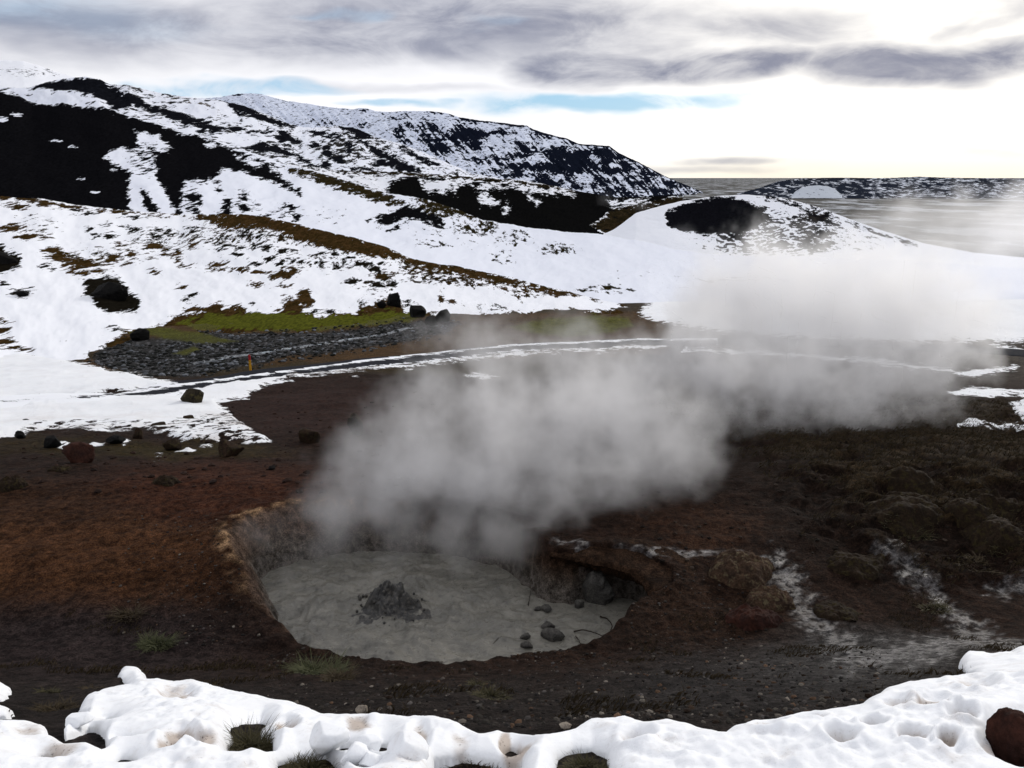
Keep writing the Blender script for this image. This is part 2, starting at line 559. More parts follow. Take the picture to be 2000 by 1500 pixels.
# ------------------------------------------------------------------ ground mesh
def build_ground():
    us = np.concatenate([np.arange(-900, -100, 25), np.arange(-100, 2100, 4.0), np.arange(2100, 2901, 25)])
    kx = (us - 1000) / F / 0.9
    # rows: roughly even in the picture, denser round the pit
    yt = np.linspace(0.6, 76, 60000)
    vv = proj(0 * yt, yt, G0(0 * yt, yt))[1]
    dens = np.abs(np.gradient(vv)) / 3.4 + np.gradient(yt) * (0.10 / 0.02 * sstep(yt, 6.5, 7.2) * (1 - sstep(yt, 12.5, 13.5)) * 3.6 + 2.2)
    cum = np.cumsum(dens)
    ys = np.interp(np.linspace(cum[0], cum[-1], int(cum[-1])), cum, yt)
    Y, K = np.meshgrid(ys, kx, indexing="ij")
    X = K * (Y + 0.6)
    Z = G(X, Y)
    nr, nc = Y.shape
    zb = G0(X, Y)
    U, Vp = proj(X, Y, zb)
    s = np.where((Y > 5.5) & (Y < 15.5) & (np.abs(X) < 8), pit_sd(X, Y), -9.0)
    # warped survey coordinates so that zone edges are ragged
    n1 = fbm(U / 60, Vp / 22, 4, 51); n2 = fbm(U / 60 + 9, Vp / 22 + 4, 4, 52)
    Uw = U + 45 * n1; Vw = Vp + 16 * n2
    C = np.empty(Y.shape + (3,)); C[:] = (0.026, 0.015, 0.0105)

    def lay(mask, col, k=1.0):
        m = np.clip(mask * k, 0, 1)[..., None]
        C[:] = C * (1 - m) + np.array(col) * m

    def e_m(u, v, ru, rv):
        q = np.sqrt(((Uw - u) / ru) ** 2 + ((Vw - v) / rv) ** 2)
        return 1 - sstep(q, 0.35, 1.15)
    lay(e_m(130, 1085, 480, 130), (0.088, 0.040, 0.018), 0.9)
    lay(e_m(430, 960, 330, 75), (0.066, 0.025, 0.013), 0.85)
    lay(e_m(60, 985, 260, 60), (0.052, 0.026, 0.014), 0.7)
    lay(e_m(650, 800, 260, 70), (0.036, 0.018, 0.014), 0.9)
    lay(e_m(150, 1265, 420, 110), (0.034, 0.026, 0.026), 0.9)
    lay(sstep(Vw, 1290, 1360), (0.026, 0.0225, 0.021), 0.9)
    lay(e_m(1760, 960, 430, 200), (0.018, 0.0115, 0.0085), 0.95)
    lay(e_m(1360, 1030, 170, 70), (0.044, 0.021, 0.0115), 0.8)
    lay(e_m(1400, 1190, 190, 90), (0.036, 0.020, 0.0125), 0.8)
    lay(e_m(1430, 1330, 300, 80), (0.036, 0.034, 0.034), 0.85)
    lay(e_m(1700, 1290, 280, 80), (0.066, 0.066, 0.066), 0.85)
    # light wet clay that runs down from the pit and the right-hand slope
    wet = np.maximum.reduce([
        line_sd(Uw, Vw, [(1090, 1062), (1180, 1088), (1300, 1078), (1460, 1082), (1560, 1130)], 13) / 13,
        line_sd(Uw, Vw, [(1520, 1110), (1560, 1180), (1600, 1230), (1680, 1280)], 42) / 42,
        line_sd(Uw, Vw, [(1735, 1088), (1800, 1140), (1850, 1190), (1900, 1235), (1990, 1270)], 26) / 26,
        line_sd(Uw, Vw, [(1930, 1155), (2060, 1150)], 18) / 18,
        line_sd(Uw, Vw, [(1650, 1290), (1800, 1270), (1900, 1250)], 40) / 40])
    wet = sstep(wet + 1.0 * fbm(U / 26, Vp / 12, 5, 61), 0.0, 1.0)
    lay(wet * sstep(fbm(U / 14, Vp / 7, 4, 63), -0.35, 0.3), (0.150, 0.150, 0.158), 0.8)
    # moss on the top edge of the snow-fed bank, on hummock tops and past the trail
    lay(e_m(330, 880, 260, 20), (0.044, 0.034, 0.010), 0.8)
    lay(e_m(90, 868, 200, 22), (0.036, 0.027, 0.010), 0.7)
    hm = hummock(X, Y)
    lay(sstep(hm + 0.09 * fbm(X * 3, Y * 3, 3, 71), 0.12, 0.25), (0.044, 0.030, 0.014), 0.8)
    lay(sstep(Y, 34, 39) * (1 - sstep(U, 1100, 1500)), (0.050, 0.037, 0.015), 0.9)
    lay(sstep(Y, 30, 42) * sstep(U, 1100, 1500), (0.075, 0.068, 0.058), 0.8)
    lay(sstep(field(Uw, Vw, HEATH), -4, 4) * sstep(Y, 36, 40), (0.085, 0.048, 0.018), 0.9)
    lay(sstep(field(U + 20 * n1, Vp + 6 * n2, MOSS), -4, 5) * sstep(Y, 36, 40), (0.105, 0.112, 0.014), 0.95)
    sb = sstep(poly_sd(U + 22 * n1, Vp + 7 * n2, STREAM), -2, 4)
    lay(sb, (0.028, 0.029, 0.030), 1.0)
    lay(sb * sstep(fbm(U / 6, Vp / 3.2, 3, 77), 0.05, 0.35), (0.15, 0.155, 0.17), 0.8)
    for p in MOSS[1:3]:
        lay(sstep(poly_sd(U + 14 * n1, Vp + 5 * n2, p), -2, 4), (0.085, 0.092, 0.012), 0.9)
    # pit: tan lip on the left with its sunlit brightness painted in, grey mud-splashed walls below
    wall = sstep(s, -0.02, 0.12)
    lip = np.exp(-((s + 0.0) / 0.11) ** 2) * sstep(fbm(X * 4, Y * 4, 3, 83), -0.35, 0.25) * sstep(-X, 1.0, 3.4) * sstep(Y, 8.6, 10)
    lay(lip, (0.44, 0.29, 0.165), 0.85)
    lay(wall, (0.085, 0.050, 0.030), 0.9)
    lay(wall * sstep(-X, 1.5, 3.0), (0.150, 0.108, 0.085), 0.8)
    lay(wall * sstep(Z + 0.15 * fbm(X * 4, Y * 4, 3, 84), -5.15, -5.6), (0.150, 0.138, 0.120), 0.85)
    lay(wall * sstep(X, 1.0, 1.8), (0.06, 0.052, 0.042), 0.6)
    C *= (1 + 0.30 * fbm(X * 1.3, Y * 1.3, 4, 81))[..., None]
    snow = field(U + 16 * n1, Vp + 5 * n2, GS, GS_E, GS_L)
    Z = Z + 0.10 * sstep(snow, -1, 8) * sstep(Y, 12, 16)
    V = np.stack([X, Y, Z], -1).reshape(-1, 3)
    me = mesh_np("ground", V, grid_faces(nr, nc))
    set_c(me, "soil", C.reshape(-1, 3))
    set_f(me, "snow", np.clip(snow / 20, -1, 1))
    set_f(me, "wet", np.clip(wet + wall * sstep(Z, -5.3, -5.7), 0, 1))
    set_f(me, "trod", ebl(U, Vp, [(420, 845, 130, 40, 1.0), (640, 730, 160, 14, 0.9), (200, 830, 260, 24, 0.35)]))
    # material
    m, t, b = new_mat("soil", 0.95, 0.06)
    pos = t.n.new("ShaderNodeNewGeometry").outputs["Position"]
    nA = t.noise(pos, 9, 8, 0.68)
    nB = t.noise(pos, 45, 4, 0.7)
    nC = t.noise(pos, 2.2, 4, 0.6)
    col = t.mix(1.0, t.attr("soil", "Color"), (0.60, 0.57, 0.55, 1), "MULTIPLY")
    k = t.math("MULTIPLY", t.sstep(nA, 0.3, 0.72, 0.35, 1.7), t.sstep(nB, 0.34, 0.66, 0.4, 1.6))
    k = t.math("MULTIPLY", k, t.sstep(nC, 0.3, 0.7, 0.8, 1.2))
    col = t.mix(1.0, col, t.comb(k, k, k), "MULTIPLY")
    peb = t.n.new("ShaderNodeTexVoronoi")
    peb.inputs["Scale"].default_value = 26
    t.l.new(pos, peb.inputs["Vector"])
    pm = t.math("MULTIPLY", t.sstep(peb.outputs["Distance"], 0.28, 0.16), t.sstep(nA, 0.55, 0.64))
    col = t.mix(t.math("MULTIPLY", pm, 0.55), col, (0.10, 0.085, 0.07, 1))
    sn = t.math("ADD", t.attr("snow"), t.math("MULTIPLY", t.math("SUBTRACT", t.noise(pos, 1.5, 8, 0.72), 0.5), 2.6))
    sn = t.math("SUBTRACT", sn, t.math("MULTIPLY", t.sstep(t.noise(pos, 3.0, 5, 0.65), 0.50, 0.58), t.math("MULTIPLY", t.attr("trod"), 2.4)))
    sm = t.sstep(sn, -0.03, 0.05)
    dirt = t.math("MULTIPLY", t.sstep(t.noise(pos, 0.9, 5, 0.6), 0.40, 0.70, 0.0, 0.7), t.math("MULTIPLY_ADD", t.attr("trod"), 0.85, 0.15))
    snc = t.mix(dirt, (0.84, 0.86, 0.89, 1), (0.55, 0.50, 0.47, 1))
    col = t.mix(sm, col, snc)
    t.l.new(col, b.inputs["Base Color"])
    wa = t.math("MULTIPLY", t.attr("wet"), t.sstep(nA, 0.35, 0.6))
    rg = t.sstep(wa, 0.0, 1.0, 0.92, 0.34)
    rg = t.math("MAXIMUM", rg, t.math("MULTIPLY", sm, 0.8))
    t.l.new(rg, b.inputs["Roughness"])
    t.l.new(t.math("MULTIPLY_ADD", wa, 0.5, 0.05), b.inputs["Specular IOR Level"])
    h = t.math("ADD", nA, t.math("MULTIPLY", nB, 0.35))
    h = t.math("ADD", h, t.math("MULTIPLY", pm, 0.35))
    bump(t, b, h, 0.85, 0.05)
    return tag(link("ground", me, m), "dark volcanic soil slope around the mud pit", kind="structure")


build_ground()


# ------------------------------------------------------------------ hills
def snow_rock_material(name, depth, rock=(0.011, 0.0115, 0.014), heath=(0.060, 0.037, 0.017), snow=(0.83, 0.85, 0.90), moss=(0.082, 0.088, 0.012), amp=0.5, stretch=(1, 1, 1)):
    m, t, b = new_mat(name, 0.95, 0.0)
    pos = t.n.new("ShaderNodeNewGeometry").outputs["Position"]
    p = t.vmath("MULTIPLY", pos, stretch)
    px = depth / F                                # metres per survey pixel at this range
    n1 = t.math("SUBTRACT", t.noise(p, 1 / (13 * px), 8, 0.72), 0.5)
    n2 = t.noise(p, 1 / (11 * px), 6, 0.70)
    n3 = t.noise(p, 1 / (3 * px), 3, 0.6)
    edge = lambda a: t.sstep(t.math("ADD", t.attr(a), t.math("MULTIPLY", n1, amp * 6.5)), -0.03, 0.05)
    spk = t.sstep(t.math("MULTIPLY_ADD", t.attr("speck"), 0.34, n2), 0.715, 0.745)
    v = t.sstep(n3, 0.3, 0.7, 0.6, 1.4)
    hcol = t.mix(t.sstep(n2, 0.4, 0.6), (*heath, 1), (heath[0] * 0.55, heath[1] * 0.62, heath[2] * 0.55, 1))
    hcol = t.mix(1.0, hcol, t.comb(v, v, v), "MULTIPLY")
    mcol = t.mix(t.sstep(n3, 0.35, 0.65), (*moss, 1), (moss[0] * 0.55, moss[1] * 0.55, moss[2] * 0.7, 1))
    rcol = t.mix(1.0, (*rock, 1), t.comb(v, v, v), "MULTIPLY")
    c = t.mix(spk, (*snow, 1), t.mix(t.attr("tint"), rcol, hcol))
    c = t.mix(edge("heath"), c, hcol)
    c = t.mix(edge("moss"), c, mcol)
    c = t.mix(edge("rock"), c, rcol)
    t.l.new(c, b.inputs["Base Color"])
    bump(t, b, t.math("ADD", n2, t.math("MULTIPLY", n3, 0.3)), 0.35, 3 * px)
    return m


def hill(name, crest, base, step, rows, mat, masks, prof=1.0, rough=4.0, back=1.0, seed=0, fdepth=None, label=None, feat=60.0, crest_n=1.0, relief=None):
    """a slope lofted between a surveyed foot line and a surveyed crest line (pixel, pixel, metres ahead),
    then carried over the crest and down its back"""
    cu = np.array([c[0] for c in crest], float)
    us = np.arange(cu[0], cu[-1] + 0.1, step)
    cv = np.interp(us, cu, [c[1] for c in crest])
    kk = np.array([0.25, 0.5, 0.25])
    cv = np.convolve(np.pad(cv, 1, mode="edge"), kk, mode="valid")
    cyy = np.interp(us, cu, [c[2] for c in crest])
    bu = [c[0] for c in base]
    bv = np.interp(us, bu, [c[1] for c in base]); by = np.interp(us, bu, [c[2] for c in base])
    t = np.linspace(0, 1, rows)
    T, U = np.meshgrid(t, us, indexing="ij")
    V = bv + (cv - bv) * T ** prof
    Yd = by + (cyy - by) * T
    X, Y, Z = unp(U, V, Yd)
    px = Yd / F
    fade = np.minimum(1, (1 - T) * 6 + 0.25 * crest_n)
    D = fbm(U / feat, V / (feat * 0.45), 5, 100 + seed) * rough * fade
    if relief is not None:
        D = D + relief(U, V, T) * fade
    cn = (fbm(U / 22, 0 * U, 4, 140 + seed) * 2.2 + fbm(U / 5, 0 * U, 2, 150 + seed) * 0.8) * crest_n
    Z = Z + (D + cn * sstep(T, 0.92, 1)) * px
    # back of the hill
    nb = 10
    tb = np.linspace(0, 1, nb + 1)[1:]
    Xc, Yc, Zc = X[-1], Y[-1], Z[-1]
    L = (cyy - by).clip(10) * back
    Xb, Yb, Zb = [], [], []
    for q in tb:
        f = 1 + q * L / Yc
        Xb.append(Xc * f); Yb.append(Yc * f)
        Zb.append(Zc - (0.55 * q ** 1.5 + 0.02) * L * 0.5)
    X = np.vstack([X, np.array(Xb)]); Y = np.vstack([Y, np.array(Yb)]); Z = np.vstack([Z, np.array(Zb)])
    Um = np.vstack([U, np.repeat(U[-1:], nb, 0)]); Vm = np.vstack([V, np.repeat(V[-1:], nb, 0)])
    me = mesh_np(name, np.stack([X, Y, Z], -1).reshape(-1, 3), grid_faces(*X.shape))
    T2 = np.vstack([T, np.ones((nb, U.shape[1]))])
    mk = masks(Um, Vm, T2)
    for a in ("rock", "heath", "moss"):
        set_f(me, a, np.clip(np.broadcast_to(mk.get(a, -60.0), Um.shape) / 20, -1, 1))
    for a in ("speck", "tint"):
        set_f(me, a, np.clip(np.broadcast_to(mk.get(a, 0.0), Um.shape), 0, 1))
    return tag(link(name, me, mat), label, kind="structure")


# near hill: snow with tussocks, beyond the stream
def m_near(U, V, T):
    ht = field(U, V, HEATH, HEATH_E)
    rk = field(U, V, [[(163, 560), (160, 545), (185, 540), (205, 536), (228, 541), (245, 555), (250, 562), (243, 570), (258, 573), (268, 582), (275, 590), (265, 606), (235, 605), (212, 609), (197, 603), (182, 590), (165, 577)],
                      [(-40, 475), (0, 478), (8, 482), (10, 492), (30, 495), (42, 510), (40, 524), (20, 530), (-40, 532)]], DARK_E)
    hd = field(U, V, HILL_DARK)
    ht = np.maximum(ht, hd)
    sp = ebl(U, V, [(470, 460, 230, 30, 0.62), (330, 470, 130, 40, 0.5), (640, 510, 150, 30, 0.5), (900, 545, 160, 26, 0.7), (840, 525, 110, 26, 0.8),
                    (1080, 570, 120, 18, 0.6), (740, 555, 60, 50, 0.5), (60, 440, 90, 40, 0.4), (150, 500, 110, 30, 0.45), (740, 600, 50, 25, 0.5)])
    tint = 0.5 + 0.5 * fbm(U / 80, V / 40, 2, 7)
    tint = np.clip(tint + sstep(U, 700, 900) * 0.4, 0, 1)
    return dict(rock=rk, heath=ht, speck=sp, tint=tint, moss=field(U, V, MOSS))


near_base_px = [(-420, 735), (0, 706), (60, 700), (120, 704), (170, 704), (215, 680), (250, 668), (380, 645), (560, 650), (640, 648), (760, 636), (850, 625), (900, 625), (1000, 622), (1150, 618), (1330, 624)]
near_base = []
for (u, v) in near_base_px:
    x, y, z = hit(u, v)
    near_base.append((u, v + 6, y - 0.6))
M_near = snow_rock_material("near_hill_snow", 95, rock=(0.008, 0.007, 0.005), heath=(0.046, 0.026, 0.010), amp=0.5, stretch=(1, 0.28, 1))
hill("near_hill", [(-420, 372, 108), (0, 383, 114), (80, 388, 116), (150, 400, 118), (250, 412, 121), (350, 418, 123), (480, 418, 122), (520, 423, 120), (600, 443, 115),
                   (700, 466, 110), (750, 481, 107), (800, 504, 104), (850, 514, 101), (900, 521, 98), (950, 532, 95), (1000, 541, 91), (1050, 555, 87), (1120, 573, 82),
                   (1180, 586, 78), (1240, 601, 73), (1330, 622, 68)],
     near_base, 3.0, 120, M_near, m_near, prof=0.85, rough=9, seed=1, back=0.8, feat=90, label="snowy hillside with brown tussocks beyond the stream")

# snow slope with the black lava face, behind the near hill
BLACK = [(-500, 100), (0, 176), (35, 184), (63, 199), (90, 203), (122, 201), (160, 208), (203, 207), (245, 223), (300, 239), (343, 256), (378, 260), (400, 268),
         (420, 272), (440, 284), (460, 300), (480, 310), (498, 326), (515, 322), (545, 340), (560, 352), (575, 365), (588, 375), (585, 384), (570, 375), (545, 362), (530, 350),
         (510, 348), (490, 345), (470, 335), (440, 332), (425, 338), (420, 350), (400, 357), (365, 354), (360, 370), (355, 385), (354, 430), (346, 424), (338, 405), (325, 380),
         (315, 362), (305, 350), (302, 320), (297, 305), (312, 300), (335, 288), (320, 275), (310, 263), (277, 257), (264, 260), (270, 275), (272, 290), (255, 298), (240, 290),
         (215, 298), (205, 308), (222, 318), (245, 332), (260, 342), (250, 358), (252, 380), (254, 410), (258, 435), (-500, 435)]
SLOPE_P = [BLACK, [(277, 368), (290, 385), (305, 400), (312, 426), (292, 426), (282, 400), (275, 382)],
           [(430, 285), (460, 292), (500, 308), (545, 325), (542, 330), (500, 318), (460, 303)],
           [(716, 430), (770, 410), (790, 397), (810, 404), (840, 416), (862, 428), (868, 438), (850, 442), (830, 434), (806, 428), (770, 432), (760, 441), (736, 439), (734, 430)],
           [(756, 449), (804, 425), (806, 428), (762, 450)]]
SLOPE_E = [(380, 387, 12, 9), (382, 412, 8, 7), (474, 384, 9, 10), (446, 394, 8, 9), (440, 411, 14, 8), (480, 409, 8, 4), (524, 418, 12, 4), (568, 408, 7, 9), (575, 424, 8, 8),
           (868, 444, 9, 3), (505, 412, 4, 3), (390, 360, 6, 4), (426, 366, 5, 8), (555, 402, 5, 4)]
SLOPE_SNOW_E = [(410, 282, 10, 7), (484, 315, 16, 6), (32, 223, 9, 4), (5, 231, 9, 5), (109, 277, 8, 2), (158, 347, 5, 2), (185, 379, 7, 2), (143, 288, 6, 2), (222, 331, 5, 3)]
SLOPE_H = [[(545, 321), (580, 329), (620, 335), (660, 348), (700, 360), (750, 378), (790, 394), (800, 402), (760, 398), (720, 389), (690, 380), (660, 370), (630, 358), (600, 347), (570, 338)],
           [(800, 388), (840, 391), (890, 408), (944, 430), (930, 428), (880, 412), (830, 398)]]


def m_slope(U, V, T):
    rk = field(U, V, SLOPE_P, SLOPE_E)
    sn = field(U, V, [[(462, 304), (480, 308), (498, 318), (500, 324), (492, 326), (476, 317)]], SLOPE_SNOW_E)
    rk = np.where(sn > -3, np.minimum(rk, -sn), rk)
    sp = ebl(U, V, [(285, 310, 52, 50, 0.66), (375, 395, 30, 38, 0.75), (470, 395, 60, 30, 0.55), (560, 415, 50, 26, 0.5), (690, 350, 90, 22, 0.7), (860, 408, 90, 30, 0.85),
                    (930, 445, 70, 26, 0.72), (1000, 465, 60, 24, 0.6), (1090, 488, 60, 20, 0.62), (880, 460, 130, 40, 0.35), (1180, 565, 90, 14, 0.62), (640, 420, 60, 30, 0.4),
                    (840, 475, 50, 14, 0.6), (980, 500, 40, 26, 0.5), (1500, 540, 500, 40, 0.22), (1440, 545, 160, 10, 0.5), (1700, 610, 300, 30, 0.55)])
    tint = sstep(U, 560, 760)
    return dict(rock=rk, heath=field(U, V, SLOPE_H), speck=sp, tint=tint)


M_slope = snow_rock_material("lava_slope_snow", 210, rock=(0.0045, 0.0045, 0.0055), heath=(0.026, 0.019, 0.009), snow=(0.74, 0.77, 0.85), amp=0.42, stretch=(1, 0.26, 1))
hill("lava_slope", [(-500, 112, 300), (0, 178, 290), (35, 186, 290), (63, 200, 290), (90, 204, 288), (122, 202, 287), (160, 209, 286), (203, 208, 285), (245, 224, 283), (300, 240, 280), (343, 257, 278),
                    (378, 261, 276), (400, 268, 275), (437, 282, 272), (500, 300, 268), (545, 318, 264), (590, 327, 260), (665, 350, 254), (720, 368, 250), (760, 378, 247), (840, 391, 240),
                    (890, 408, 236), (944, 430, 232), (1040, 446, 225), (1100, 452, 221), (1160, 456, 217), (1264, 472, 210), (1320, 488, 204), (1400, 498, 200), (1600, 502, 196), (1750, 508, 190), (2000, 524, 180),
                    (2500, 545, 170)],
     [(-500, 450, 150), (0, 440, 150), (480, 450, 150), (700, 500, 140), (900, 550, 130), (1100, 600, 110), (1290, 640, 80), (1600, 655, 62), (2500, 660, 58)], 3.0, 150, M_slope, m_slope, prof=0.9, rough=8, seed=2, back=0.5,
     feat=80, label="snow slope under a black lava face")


# ridge of black rock in the middle distance
RIDGE_SNOW = [[(822, 354), (860, 352), (920, 354), (922, 358), (900, 358), (892, 364), (890, 376), (880, 366), (866, 374), (850, 370), (836, 374), (826, 364)],
              [(948, 358), (970, 360), (990, 366), (960, 368), (930, 370)], [(938, 378), (950, 380), (974, 398), (962, 402), (940, 396)], [(988, 398), (998, 406), (986, 416)],
              [(996, 360), (1040, 364), (1090, 370), (1124, 378), (1080, 377), (1020, 371)], [(1034, 385), (1054, 395), (1050, 396), (1036, 389)],
              [(1190, 394), (1230, 389), (1262, 391), (1252, 398), (1195, 399)],
              [(560, 320), (690, 341), (792, 344), (770, 352), (758, 362), (757, 376), (740, 374), (700, 360), (650, 346), (560, 330)]]


def m_ridge(U, V, T):
    sn = field(U, V, RIDGE_SNOW)
    ht = field(U, V, [[(640, 328), (760, 333), (900, 341), (1010, 350), (1060, 357), (1120, 369), (1124, 378), (1060, 366), (1000, 360), (900, 351), (800, 345), (660, 340)],
                      [(1150, 440), (1200, 405), (1260, 396), (1330, 380), (1420, 410), (1420, 480), (1200, 470)]])
    return dict(rock=np.where(ht > 0, -4, -sn), heath=np.minimum(ht, -sn), speck=0.3, tint=0.6)


M_ridge = snow_rock_material("black_ridge_snow", 320, rock=(0.0045, 0.0045, 0.0045), heath=(0.026, 0.018, 0.009), amp=0.5)
hill("black_ridge", [(560, 318, 330), (650, 331, 330), (700, 335, 330), (760, 335, 330), (800, 337, 328), (900, 344, 326), (960, 347, 325), (1010, 351, 322), (1060, 359, 320), (1110, 369, 318),
                     (1160, 379, 315), (1200, 385, 312), (1260, 384, 310), (1310, 382, 308), (1360, 392, 300), (1430, 430, 290)],
     [(560, 420, 262), (800, 440, 260), (1000, 480, 255), (1430, 520, 240)], 2.5, 70, M_ridge, m_ridge, rough=6, seed=3, back=0.6, feat=50, label="low ridge of black lava with snow pockets")


# broad hill behind the lava face
MID_P = [[(55, 172), (100, 158), (150, 149), (195, 153), (215, 165), (235, 176), (262, 186), (300, 205), (330, 212), (400, 235), (440, 245), (480, 250), (500, 258), (440, 250), (400, 252),
          (370, 245), (330, 232), (300, 222), (260, 208), (240, 215), (215, 208), (180, 190), (160, 184), (130, 178), (100, 180)],
         [(430, 195), (460, 200), (500, 212), (530, 227), (560, 239), (584, 249), (570, 251), (530, 244), (500, 236), (480, 228), (455, 215), (445, 205)],
         [(350, 232), (390, 240), (430, 246), (480, 248), (520, 255), (560, 262), (590, 275), (585, 282), (555, 275), (530, 268), (490, 258), (440, 255), (390, 248), (355, 240)],
         [(470, 290), (500, 281), (540, 281), (560, 290), (578, 300), (560, 306), (530, 303), (500, 296), (475, 292)],
         [(700, 270), (740, 289), (770, 304), (800, 321), (822, 336), (780, 336), (760, 321), (740, 306), (715, 291)],
         [(778, 286), (795, 288), (802, 299), (830, 307), (860, 318), (850, 324), (830, 321), (800, 309), (785, 301)],
         [(660, 243), (700, 243), (740, 262), (735, 272), (700, 272), (670, 258)], [(580, 300), (606, 312), (620, 326), (600, 324), (585, 316)]]
MID_E = [(615, 283, 12, 7), (640, 300, 10, 14), (660, 313, 12, 12), (622, 262, 22, 5), (658, 268, 15, 8), (632, 326, 9, 9), (600, 318, 12, 5), (682, 287, 7, 15), (712, 330, 20, 5), (745, 318, 14, 9), (560, 272, 18, 7), (395, 256, 6, 5), (414, 262, 5, 5)]


def m_mid(U, V, T):
    n = fbm((U - 0.4 * V) / 26, V / 12, 4, 201)
    sp = 0.5 + 0.25 * n
    sp = np.maximum(sp, ebl(U, V, [(330, 215, 90, 30, 0.75), (690, 290, 120, 45, 0.72), (540, 300, 90, 25, 0.6)]))
    sp = sp * (1 - ebl(U, V, [(120, 188, 75, 18, 1), (400, 214, 90, 16, 0.7), (480, 270, 60, 10, 0.5)]))
    ht = field(U, V, [[(280, 178), (355, 189), (420, 205), (440, 228), (400, 216), (340, 200)], [(420, 222), (450, 235), (440, 240), (405, 232)]])
    rk = field(U, V, MID_P, MID_E) + 5 * n
    return dict(rock=rk, heath=ht - 7, speck=sp, tint=0.25)


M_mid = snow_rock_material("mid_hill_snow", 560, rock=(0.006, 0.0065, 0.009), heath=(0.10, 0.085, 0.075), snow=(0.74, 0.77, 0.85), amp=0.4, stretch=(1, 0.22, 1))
hill("broad_hill", [(-500, 130, 420), (-100, 165, 470), (0, 172, 500), (55, 171, 510), (100, 158, 520), (128, 152, 522), (150, 150, 525), (170, 150, 526), (195, 155, 530), (215, 165, 535), (255, 168, 540), (300, 178, 550),
                    (355, 188, 560), (420, 194, 575), (455, 202, 585), (480, 208, 590), (530, 227, 600), (560, 239, 605), (584, 248, 610), (620, 249, 625), (660, 245, 640), (700, 252, 640), (735, 268, 640),
                    (760, 275, 640), (800, 287, 630), (830, 299, 620), (860, 312, 610), (920, 338, 600), (990, 352, 590)],
     [(-500, 300, 330), (0, 300, 330), (200, 300, 330), (500, 360, 330), (700, 380, 350), (990, 400, 360)], 2.5, 110, M_mid, m_mid, prof=1.0, rough=9, seed=4, back=0.5, feat=55, crest_n=1.2,
     label="rock-streaked snowy hill")


# long far mountain
def m_far(U, V, T):
    sh = U - 0.95 * (V - 180)                       # gullies run down to the right
    n = fbm(sh / 5.5, V / 34, 4, 301, 0.65) * 30 + fbm(U / 40, V / 16, 4, 302) * 24 + fbm(U / 160, V / 4.5, 3, 309) * 12 + fbm(U / 5, V / 4, 3, 310) * 12
    cov = -6 + 6 * sstep(U, 680, 900) + 1 * sstep(U, 950, 1150)
    cov = cov - 22 * ebl(U, V, [(520, 210, 120, 30, 1.0), (640, 225, 60, 12, 0.5)]) + 8 * sstep(V, 250, 330) * sstep(U, 900, 1000)
    cov = cov + ebl(U, V, [(910, 270, 45, 34, 18), (850, 275, 50, 36, 16), (780, 262, 18, 16, 14), (1110, 310, 60, 22, 14), (1195, 300, 40, 14, 14), (1205, 335, 30, 10, 16), (1100, 335, 40, 12, 12),
                          (980, 262, 60, 4, 14), (700, 216, 30, 5, 14), (480, 186, 34, 4, 24), (620, 240, 50, 10, 8)])
    crestline = 14 * sstep(T, 0.955, 0.99) * sstep(U, 800, 860)
    return dict(rock=n + cov + crestline - 6, speck=0.45, tint=0.0, heath=-60.0)


def r_far(U, V, T):
    sh = U - 0.95 * (V - 180)
    return fbm(sh / 16, V / 120, 4, 303, ridge=True) * 5


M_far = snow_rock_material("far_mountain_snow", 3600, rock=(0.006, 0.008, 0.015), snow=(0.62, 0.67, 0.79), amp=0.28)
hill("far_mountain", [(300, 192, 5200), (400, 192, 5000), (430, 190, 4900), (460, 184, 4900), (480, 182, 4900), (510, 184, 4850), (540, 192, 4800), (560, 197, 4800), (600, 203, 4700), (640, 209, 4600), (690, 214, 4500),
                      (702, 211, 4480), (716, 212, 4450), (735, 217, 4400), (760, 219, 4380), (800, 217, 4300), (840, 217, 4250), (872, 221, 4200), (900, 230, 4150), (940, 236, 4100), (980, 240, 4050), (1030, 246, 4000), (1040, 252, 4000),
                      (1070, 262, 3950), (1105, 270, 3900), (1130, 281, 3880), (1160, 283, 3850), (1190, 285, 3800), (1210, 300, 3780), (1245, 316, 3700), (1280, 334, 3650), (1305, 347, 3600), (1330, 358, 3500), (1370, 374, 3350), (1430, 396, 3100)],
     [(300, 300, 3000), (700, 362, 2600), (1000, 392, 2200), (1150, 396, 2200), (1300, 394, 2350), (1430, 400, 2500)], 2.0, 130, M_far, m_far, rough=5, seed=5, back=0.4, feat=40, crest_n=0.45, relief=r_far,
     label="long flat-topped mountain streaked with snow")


# bright snow dome at the far left
def m_dome(U, V, T):
    return dict(rock=-30 + 26 * ebl(U, V, [(60, 140, 110, 12, 1.0)]) + fbm(U / 10, V / 6, 3, 401) * 16, speck=0.4 * ebl(U, V, [(60, 140, 150, 16, 1)]), tint=0.0)


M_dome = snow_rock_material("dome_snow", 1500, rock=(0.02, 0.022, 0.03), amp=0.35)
hill("snow_dome", [(-500, 60, 1500), (-200, 90, 1500), (0, 117, 1500), (45, 119, 1500), (75, 128, 1500), (100, 137, 1500), (140, 149, 1500), (200, 166, 1500), (260, 190, 1500)],
     [(-500, 220, 900), (260, 240, 900)], 3.0, 50, M_dome, m_dome, rough=3, seed=6, back=0.5, label="smooth white summit behind the hills", crest_n=0.5)


